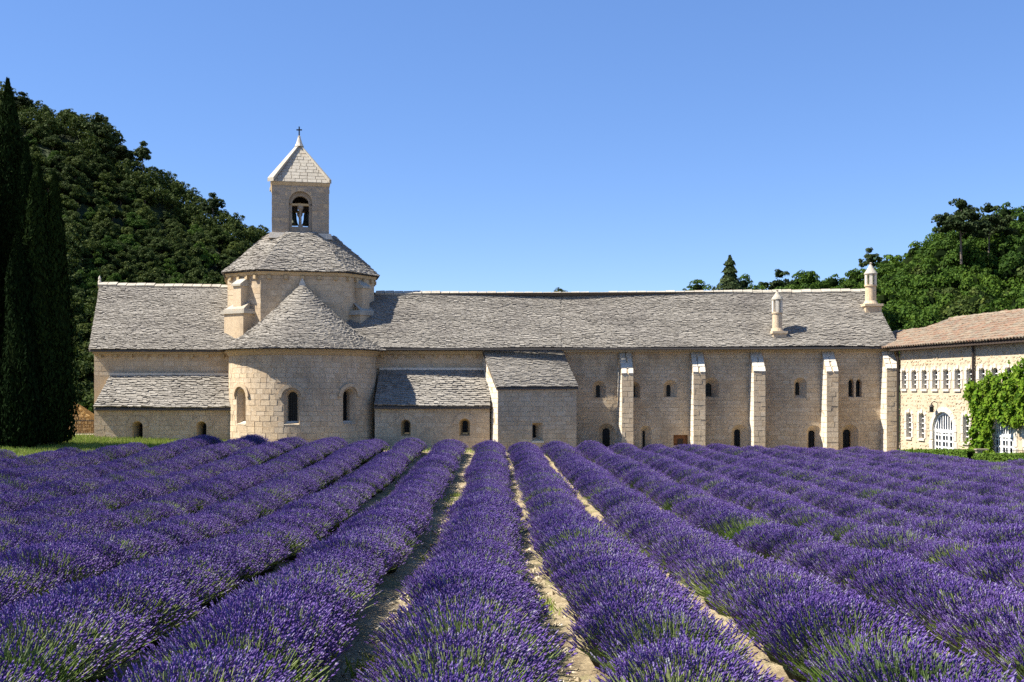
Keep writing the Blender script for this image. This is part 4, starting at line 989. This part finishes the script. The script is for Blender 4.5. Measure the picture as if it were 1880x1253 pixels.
# cypresses at the left edge
def cypress(px, Y, ytip, rad, label, seed, n=26000):
    r = np.random.default_rng(seed); x = xat(px, Y); zb = float(g(x, Y)); H = zat(ytip, Y) - zb
    t = thing('cypress_tree', (x, Y, zb), label, 'tree', 'cypresses at the left edge')
    pl = [(0, 0, 1.0, 1.0, 0.0)] + [(rad * q_ * math.cos(a_), rad * q_ * math.sin(a_), h_, w_, .0) for q_, a_, h_, w_ in zip(r.uniform(.3, .62, 15), np.arange(15) * 2.4 + seed, r.uniform(.5, .93, 15), r.uniform(.34, .55, 15))]
    cs_, ds_, as__ = [], [], []
    for i, (ox, oy, h_, w_, _) in enumerate(pl):
        m = int(n * (.34 if i == 0 else .046)); u = r.random(m); z = H * h_ * (.035 + .965 * u); ad = r.uniform(0, 2 * np.pi, m)
        prof = rad * (.72 if i == 0 else w_) * np.interp(u, [0, .06, .15, .5, .75, .9, 1], [.35, .8, .95, 1, .72, .36, .03])
        rr = prof * (.9 + .13 * np.sin(ad * 3 + z * 1.1 + i)) * (1 - np.abs(r.normal(0, .17, m))); bend = np.clip(u * 1.1, 0, 1)
        cs_.append(np.stack([x + ox * (1 - .25 * u) + rr * np.cos(ad) + .10 * np.sin(z * .6 + i), Y + oy * (1 - .25 * u) + rr * np.sin(ad), zb + z], 1))
        ds_.append(np.stack([np.cos(ad), np.sin(ad), np.full(m, .1)], 1)); as__.append(np.stack([np.cos(ad) * .35, np.sin(ad) * .35, np.ones(m)], 1))
    c = np.vstack(cs_); d = np.vstack(ds_); m = len(c); ax = unit(np.vstack(as__) + r.normal(0, .25, (m, 3)))
    V, Fq = leaves(c, unit(d + r.normal(0, .45, (m, 3))), .22 * r.uniform(.6, 1.4, m), .38, ax, r); npart('crown', V, Fq, M['cyp'], t)
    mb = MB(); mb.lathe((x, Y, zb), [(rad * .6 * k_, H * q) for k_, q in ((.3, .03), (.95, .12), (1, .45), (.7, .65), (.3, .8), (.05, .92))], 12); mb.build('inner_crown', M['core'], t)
    mb = MB(); mb.tube([(x, Y, zb - .3), (x + .03, Y, zb + H * .3)], [.22, .14], 8); mb.build('trunk', M['bark'], t)
cypress(14, 45.6, 146, 1.45, 'tallest dark cypress with a wispy tip at the left edge', 1)
cypress(66, 44.6, 292, 1.15, 'middle dark cypress right of the tallest one', 2)
cypress(98, 45.2, 320, 1.12, 'rightmost dark cypress nearest the church', 3)
cypress(-38, 44.4, 230, 1.35, 'dark cypress cut off by the left edge of the photo', 4)
cypress(44, 45.4, 262, 1.15, 'dark cypress between the tallest one and the middle one', 8)
cypress(36, 43.8, 430, 1.0, 'shorter dark cypress in front of the tallest one', 6)

# ================================================================ LEFT CORNER: ochre wall, fence, shrubs
b0 = P(146, 800, 57.5); ow = thing('rubble_wall', (b0.x, b0.y, .5), 'ochre rubble wall with a sloping top behind the iron fence', 'wall')
wl = Wall((xat(110, 57.5), 57.5), (1, 0)); Lw = wl.u(176); top_ = lambda u: float(np.interp(u, [0, Lw * .45, Lw], [zat(752, 57.5), zat(738, 57.5), zat(778, 57.5)]))
wall_face(wl, 0, Lw, 0, top_, [], .2).build('backing', M['ochre'], ow); os_ = Pieces('rubble', M['ochre'])
z = .3
while z < 3:
    u = 0
    while u < Lw - .1:
        l_ = random.uniform(.14, .34)
        if z < top_(u + l_ / 2) - .1: os_.add(wl.pos(u + l_ / 2, z, -.03), wl.d * l_, -wl.n * .08, UP * .2, None)
        u += l_
    z += .18
os_.done(ow, 'stone', 'stonework', 120)
mb = MB(); mb.face(wl.pos(0, .3, .4), wl.pos(Lw, .3, .4), wl.pos(Lw, 1.5, .4), wl.pos(Lw * .45, 2.2, .4)); mb.build('rear_face', M['ochre'], ow)
Yf = 55.0; fn = thing('iron_fence', (xat(140, Yf), Yf, .7), 'low black iron bar fence between cypress and church', 'fence')
zt_, zb2 = zat(770, Yf), zat(800, Yf)
for x in np.linspace(104, 171, 19):
    mb = MB(); mb.tube([(xat(x, Yf), Yf, zb2 - .1), (xat(x, Yf), Yf, zt_)], .016, 5); mb.build('bar', M['iron'], fn)
for zz in (zt_ - .08, zb2 + .12):
    mb = MB(); mb.tube([(xat(102, Yf), Yf, zz), (xat(172, Yf), Yf, zz)], .022, 5); mb.build('rail', M['iron'], fn)
mb = MB(); mb.abox((xat(152, Yf), Yf + .3, zb2 - .35), (2.4, .5, .8)); tag(mb.build('low_wall', M['pale_stone']), 'low white stone kerb under the iron fence', 'wall')

# ================================================================ RIGHT CORNER: vine, lantern, hedges, post, railing
r = np.random.default_rng(77); poly_top = ([1780, 1789, 1802, 1815, 1822, 1832, 1850, 1862, 1867, 1873, 1892, 1990], [716, 705, 703, 698, 682, 695, 690, 684, 666, 680, 664, 655])
poly_bot = ([1780, 1787, 1789, 1790, 1829, 1831, 1840, 1870, 1880, 1990], [728, 742, 770, 832, 832, 768, 772, 786, 780, 790])
cl = []
while len(cl) < 9000:
    px, py = r.uniform(1778, 1975), r.uniform(655, 835); e = r.normal(0, 4)
    if np.interp(px, *poly_top) + e < py < np.interp(px, *poly_bot) + r.normal(0, 3): cl.append((px, py))
cl = np.array(cl); du = np.array([ww.u(p) for p in cl[:, 0]]); Yv = wO.y + du * d_w.y; zv = CAMZ - (cl[:, 1] - HY) * Yv / F
bulge = .08 + .2 * (np.sin(du * 3.1 + zv * 2.3) * .5 + .5) * r.random(len(cl)) + .12 * r.random(len(cl)) + .25 * (np.sin(du * 7.1) * np.sin(zv * 6.3) > .2)* r.random(len(cl))
nv = np.array(ww.n); c = np.stack([wO.x + du * d_w.x + nv[0] * bulge, Yv + nv[1] * bulge, zv], 1)
vine = thing('climbing_vine', tuple(ww.pos(ww.u(1806), -.3, -.2)), 'bright green climbing vine covering the right end of the wing', 'vine')
V, Fq = leaves(c, unit(nv + r.normal(0, .5, (len(c), 3)) + (0, 0, .35)), .15 * r.uniform(.6, 1.4, len(c)), .85, r=r); npart('foliage', V, Fq, M['vine'], vine, 'stuff')
mb = MB(); uu = ww.u(1806); mb.tube([ww.pos(uu, -.5, -.1), ww.pos(uu + .1, 1, -.08), ww.pos(uu - .1, 2, -.1), ww.pos(uu + .3, 3.2, -.1)], [.09, .07, .06, .03], 7); mb.build('stem', M['bark'], vine)
lu = ww.u(1721); lp = ww.pos(lu, 2.12, -.28); ln_ = thing('wall_lantern', tuple(lp), 'small dark metal lantern on a bracket above the white arched door', 'lantern')
mb = MB(); mb.lathe(lp, [(.05, -.14), (.09, -.12), (.10, .10), (.13, .11), (.02, .24), (.03, .28), (0, .3)], 6); mb.build('lantern_body', M['pipe'], ln_)
mb = MB(); mb.lathe(lp, [(.094, -.1), (.104, .09)], 6); mb.build('pane', M['glass'], ln_)
mb = MB(); mb.tube([lp + UP * .28, lp + UP * .36 + ww.n * -.1, lp + UP * .3 - ww.n * .27], .018, 5); mb.build('bracket', M['iron'], ln_)
def hedge(pa, Ya, pb, Yb, ytop, wd, label, seed, n):
    r = np.random.default_rng(seed); a, b = np.array((xat(pa, Ya), Ya)), np.array((xat(pb, Yb), Yb)); t = r.random(n); p = a + (b - a) * t[:, None]
    d = (b - a) / np.linalg.norm(b - a); s = np.array((d[1], -d[0])); ys_ = p[:, 1]; zt = CAMZ - (ytop - HY) * ys_ / F; z0 = g(p[:, 0], p[:, 1]); h = zt - z0
    side = r.choice(3, n, p=[.4, .4, .2]); off_ = np.where(side == 0, wd / 2, np.where(side == 1, r.uniform(-.5, .5, n) * wd, -wd / 2)) * (1 - np.abs(r.normal(0, .06, n)))
    z = np.where(side == 1, zt, z0 + h * r.random(n)) + r.normal(0, .03, n)
    c = np.stack([p[:, 0] + s[0] * off_, p[:, 1] + s[1] * off_, z], 1); nn = np.where((side == 1)[:, None], np.array((0, 0, 1.)), np.where((side == 0)[:, None], np.array((s[0], s[1], 0)), np.array((-s[0], -s[1], 0))))
    m = (a + b) / 2; t_ = thing('clipped_hedge', (m[0], m[1], float(g(*m))), label, 'hedge')
    V, Fq = leaves(c, unit(nn + r.normal(0, .5, (n, 3))), .09 * r.uniform(.6, 1.4, n), .7, r=r); npart('foliage', V, Fq, M['hedge'], t_, 'stuff')
    mb = MB(); A_, B_ = Vector((*a, 0)), Vector((*b, 0)); S_ = Vector((*s, 0)) * wd * .42; za, zb_ = zat(ytop + 2.5, Ya), zat(ytop + 2.5, Yb)
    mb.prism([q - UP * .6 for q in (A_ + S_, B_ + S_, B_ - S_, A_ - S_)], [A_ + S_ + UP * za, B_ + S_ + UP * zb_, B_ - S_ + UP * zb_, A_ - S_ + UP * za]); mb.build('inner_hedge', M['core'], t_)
hedge(1657, 49.9, 1789, 44.1, 828, .7, 'dark clipped box hedge under the white arched door', 1, 7000)
hedge(1801, 43.4, 1960, 38.4, 835, .8, 'sunlit clipped hedge right of the stone post', 2, 7000)
pb_ = P(1797, 848, 43.5); ps = thing('stone_post', (pb_.x, 43.5, pb_.z - .2), 'short grey stone post between the two clipped hedges', 'post')
mb = MB(); mb.abox((pb_.x, 43.5, pb_.z + .12), (.2, .2, .72)); mb.build('shaft', M['dark_stone'], ps)
mb = MB(); mb.abox((pb_.x + .1, 43.5, pb_.z + .5), (.5, .26, .05)); mb.build('cap', M['dark_stone'], ps)
rl = thing('iron_railing', (xat(1862, 41.6), 41.6, -.1), 'thin black iron railing behind the sunlit hedge', 'railing')
for px in (1845, 1856, 1867, 1878, 1889, 1900):
    mb = MB(); mb.tube([(xat(px, 41.6), 41.6, -.3), (xat(px, 41.6), 41.6, zat(824, 41.6))], .012, 5); mb.build('bar', M['iron'], rl)
mb = MB(); mb.tube([(xat(1838, 41.6), 41.6, zat(828, 41.6)), (xat(1905, 41.6), 41.6, zat(828, 41.6))], .013, 5); mb.build('rail', M['iron'], rl)

# ================================================================ GRASS, PEBBLES, WEEDS
def row_end(x): return np.interp(x, [-26, -18, -16.5, -15.0, -13.9, -12, -3, 5, 15, 17.3, 18.1, 18.8, 19.4, 20.0, 23], [37, 39, 40.5, 42.5, 47.3, 48.4, 49.3, 50.2, 50.6, 49.6, 48.0, 44.0, 41.0, 37.6, 30])
r = np.random.default_rng(9); n = 26000; gx = np.r_[r.uniform(-23, -13.2, n), r.uniform(-15, 19, 9000), r.uniform(-24, -16, 12000)]; gy = np.r_[r.uniform(41, 53.5, n), r.uniform(48.2, 52, 9000), r.uniform(33, 46, 12000)]
ok = (gy > row_end(gx) + .15) & ((gx < -13.2) | (gy < row_end(gx) + 1.3)); gx, gy = gx[ok], gy[ok]; gz = g(gx, gy); n = len(gx)
hh = r.uniform(.08, .22, n); a = r.uniform(0, 6.28, n); le = r.normal(0, .06, (n, 2)); wv = .018
V = np.stack([np.stack([gx - wv * np.cos(a), gy - wv * np.sin(a), gz - .02], 1), np.stack([gx + wv * np.cos(a), gy + wv * np.sin(a), gz - .02], 1), np.stack([gx + le[:, 0] + .004, gy + le[:, 1], gz + hh], 1), np.stack([gx + le[:, 0] - .004, gy + le[:, 1], gz + hh], 1)], 1).reshape(-1, 3)
tag(npart('grass', V, np.arange(4 * n).reshape(n, 4), M['grass'], kind='stuff'), 'sunlit rough grass between the lavender and the church', 'grass')
n = 20000; k_ = r.integers(-4, 6, n) + .5; py_ = 6.5 + 40 * r.random(n) ** 1.7; px_ = row_x(k_, py_) + r.normal(0, .16, n); s = r.uniform(.010, .034, n) * (1 + .9 * (r.random(n) < .10)); pz = g(px_, py_) - .06
u8 = unit(np.array([(1, 0, 0), (0, 1, 0), (-1, 0, 0), (0, -1, 0), (0, 0, .8), (0, 0, -.6)], float)); u8[4, 2] = .75; tri = np.array([(0, 1, 4), (1, 2, 4), (2, 3, 4), (3, 0, 4), (1, 0, 5), (2, 1, 5), (3, 2, 5), (0, 3, 5)])
V = (u8[None] * s[:, None, None] * r.uniform(.6, 1.4, (n, 6, 1)) + np.stack([px_, py_, pz], 1)[:, None]).reshape(-1, 3)
tag(npart('pebbles', V, (tri[None] + (np.arange(n) * 6)[:, None, None]).reshape(-1, 3), M['pebble'], kind='stuff'), 'pale pebbles and dry clods in the furrows between lavender rows', 'pebbles')
n = 3500; k_ = r.integers(-4, 5, 60) + .5; cy_ = 8 + 41 * r.random(60); ci = r.integers(0, 60, n); px_ = row_x(k_[ci], cy_[ci]) + r.normal(0, .12, n); py_ = cy_[ci] + r.normal(0, .2, n); pz = g(px_, py_) - .06
hh = r.uniform(.05, .16, n); a = r.uniform(0, 6.28, n); wv = .012
V = np.stack([np.stack([px_ - wv * np.cos(a), py_ - wv * np.sin(a), pz], 1), np.stack([px_ + wv * np.cos(a), py_ + wv * np.sin(a), pz], 1), np.stack([px_ + r.normal(0, .05, n), py_ + r.normal(0, .05, n), pz + hh], 1)], 1).reshape(-1, 3)
tag(npart('furrow_weeds', V, np.arange(3 * n).reshape(n, 3), M['grass'], kind='stuff'), 'small green weeds growing in the furrows', 'weeds')

# ================================================================ LAVENDER
def lavender(name, seed, nst=1650, flower=1.0, leafy=260, grey=0.0):
    r = np.random.default_rng(seed); parts = []; mi = []
    RX, H = .585, .40
    # where each stem leaves the cushion, and which way
    q = np.sqrt(r.random(nst)); a = r.uniform(0, 2 * np.pi, nst); bx_ = q * np.cos(a); by_ = q * np.sin(a)
    lump = 1 + .12 * np.sin(a * 3 + seed) + .08 * np.sin(a * 5 + 2 * seed)
    rad = RX * .80 * lump; base = np.stack([bx_ * rad, by_ * rad, H * np.sqrt(np.maximum(0, 1 - q ** 2 * .9)) * .72], 1)
    d = unit(np.stack([bx_ * .85, by_ * .85, np.full(nst, .95)], 1) + r.normal(0, .16, (nst, 3))); L = r.uniform(.18, .32, nst)
    tip = base + d * L[:, None]; tip[:, 2] -= .05 * (q ** 2)
    s = unit(np.cross(d, r.normal(size=(nst, 3)))); t = np.cross(d, s); wv = .0026
    tri3 = [np.cos(k * 2.0944) * s + np.sin(k * 2.0944) * t for k in range(3)]
    V = np.stack([base + wv * tri3[k] for k in range(3)] + [tip + wv * tri3[k] for k in range(3)], 1).reshape(-1, 3)
    Fq = np.array([(0, 1, 4, 3), (1, 2, 5, 4), (2, 0, 3, 5)])[None] + (np.arange(nst) * 6)[:, None, None]; parts.append((V, Fq.reshape(-1, 4))); mi.append(np.zeros(nst * 3))
    has = r.random(nst) < flower; m = has.sum(); dd, ss, tt_, tp = d[has], s[has], t[has], tip[has]; SL = r.uniform(.038, .072, m)[:, None]; SR = r.uniform(.0055, .0092, m)[:, None]
    rings = [(-.25, .35), (.05, 1.0), (.30, .62), (.45, 1.0), (.75, .75), (1.0, .15)]; rows = []
    for f_, k_ in rings:
        for j in range(3):
            ang = j * 2.0944 + f_ * 3; rows.append(tp + dd * SL * f_ + SR * k_ * (np.cos(ang) * ss + np.sin(ang) * tt_))
    V = np.stack(rows, 1).reshape(-1, 3); nr = len(rings); fq = [(i * 3 + j, i * 3 + (j + 1) % 3, (i + 1) * 3 + (j + 1) % 3, (i + 1) * 3 + j) for i in range(nr - 1) for j in range(3)]
    Fq = np.array(fq)[None] + (np.arange(m) * nr * 3)[:, None, None]; parts.append((V, Fq.reshape(-1, 4))); mi.append(np.ones(m * len(fq)))
    nl = leafy; q = np.sqrt(r.random(nl)); a = r.uniform(0, 2 * np.pi, nl); b3 = np.stack([q * np.cos(a) * RX * .75, q * np.sin(a) * RX * .75, H * .62 * np.sqrt(np.maximum(0, 1 - q ** 2 * .85))], 1)
    d2 = unit(np.stack([np.cos(a) * q, np.sin(a) * q, np.ones(nl)], 1) + r.normal(0, .3, (nl, 3))); L = r.uniform(.12, .24, nl)[:, None]; s2 = unit(np.cross(d2, r.normal(size=(nl, 3)))) * .0038
    V = np.stack([b3 - s2, b3 + s2, b3 + d2 * L + s2 * .3, b3 + d2 * L - s2 * .3], 1).reshape(-1, 3); parts.append((V, np.arange(4 * nl).reshape(nl, 4))); mi.append(np.full(nl, 2))
    mb = MB(); mb.lathe((0, 0, -.02), [(RX * .62, -.1), (RX * .8, .08), (RX * .72, H * .42), (RX * .45, H * .62), (.02, H * .7)], 14); parts.append((np.array(mb.v), np.array(mb.f))); mi.append(np.full(len(mb.f), 3))
    V, Fq = join(*parts); return raw_mesh(name, V, Fq, [M['lavstem'], M['lav'], M['lavleaf'], M['lavcore']], np.concatenate(mi))
PL = [lavender('lavender_plant', i) for i in range(6)] + [lavender('lavender_plant', 20 + i, flower=.8, leafy=500) for i in range(2)]
PM = [lavender('lavender_plant', 30 + i, nst=1400, flower=.62, leafy=700) for i in range(3)]
PG = [lavender('lavender_plant', 40 + i, nst=800, flower=.35, leafy=1900) for i in range(2)]
PY = lavender('lavender_plant', 60, nst=350, flower=.12, leafy=3600)
NUM = ['zeroth', 'first', 'second', 'third', 'fourth', 'fifth', 'sixth', 'seventh', 'eighth', 'ninth', 'tenth', 'eleventh', 'twelfth', 'thirteenth', 'fourteenth', 'fifteenth', 'sixteenth', 'seventeenth', 'eighteenth', 'nineteenth', 'twentieth']
greens = [(1400, 975, PY), (1485, 945, 0), (535, 1000, 0), (345, 975, 0), (230, 1010, 0), (540, 905, 0), (585, 880, 0), (500, 915, 0), (1100, 1185, 0), (400, 1225, 0), (90, 1200, 0), (1010, 1225, 0), (1500, 1210, 0), (1780, 1190, 0), (1660, 980, 0), (1150, 905, 0), (170, 960, 0), (265, 930, 0), (1785, 985, 0), (1440, 880, 0), (1830, 885, 0)]
gpts = []
for px, py, k_ in greens:
    Y = 20.0
    for _ in range(20): x = xat(px, Y); Y = (CAMZ - (float(g(x, Y)) + .42)) * F / (py - HY)
    gpts.append((xat(px, Y), Y, k_))
npl = 0; plants = []
for k in range(-10, 17):
    x0 = float(row_x(k, 25)); base = (float(row_x(k, 8)), 8.0, float(g(row_x(k, 8), 8)))
    if k == 0: lab = 'central purple lavender row running straight towards the annex'
    else: lab = f'purple lavender row, {NUM[abs(k)]} to the {"right" if k > 0 else "left"} of the central row'
    row = None; y = 5.6 + rng.uniform(0, .5); phase = rng.uniform(0, 6)
    while y < 53:
        x = float(row_x(k, y)); px = CX + x * F / y
        if y > float(row_end(x)): break
        if -250 - 1600 / y < px < 2130 + 1600 / y:
            if row is None: row = thing('lavender_row', base, lab, 'lavender', 'lavender rows in the field')
            s = .965 + .06 * math.sin(y * .45 + phase) + rng.uniform(-.055, .055); me = PL[rng.integers(8)]
            q_ = rng.random() - .10 * math.sin(y * .8 + k * 2.1)
            if y < 11: q_ -= .12
            if me in PL and q_ < .045: me = PG[rng.integers(2)]
            elif me in PL and q_ < .27: me = PM[rng.integers(3)]
            o = bpy.data.objects.new('lavender_plant', me); COL.objects.link(o); o.parent = row
            o.location = (x + rng.normal(0, .045) - base[0], y - base[1], float(g(x, y)) + .02 - base[2]); o.rotation_euler = (rng.normal(0, .05), rng.normal(0, .05), rng.integers(2) * math.pi + rng.uniform(-.7, .7))
            o.scale = (s * rng.uniform(.97, 1.08) * float(np.interp(y, [7, 12, 24], [1.10, 1.05, .97])), s * 1.02, s * rng.uniform(.9, 1.1)); npl += 1; plants.append((x, y, o))
        y += rng.uniform(.46, .60)
for gx_, gy_, kk in gpts:                        # the greener tufts the photograph shows
    near = sorted(plants, key=lambda p: (p[0] - gx_) ** 2 + (p[1] - gy_) ** 2)[:2 if kk is PY else 1]
    for i, p in enumerate(near):
        p[2].data = PY if kk is PY else PG[i]
        if kk is PY: p[2].scale = (1.08, 1.08, 1.12)
print('PLANTS', npl)

for o in bpy.data.objects:
    if '_base' in o: del o['_base']
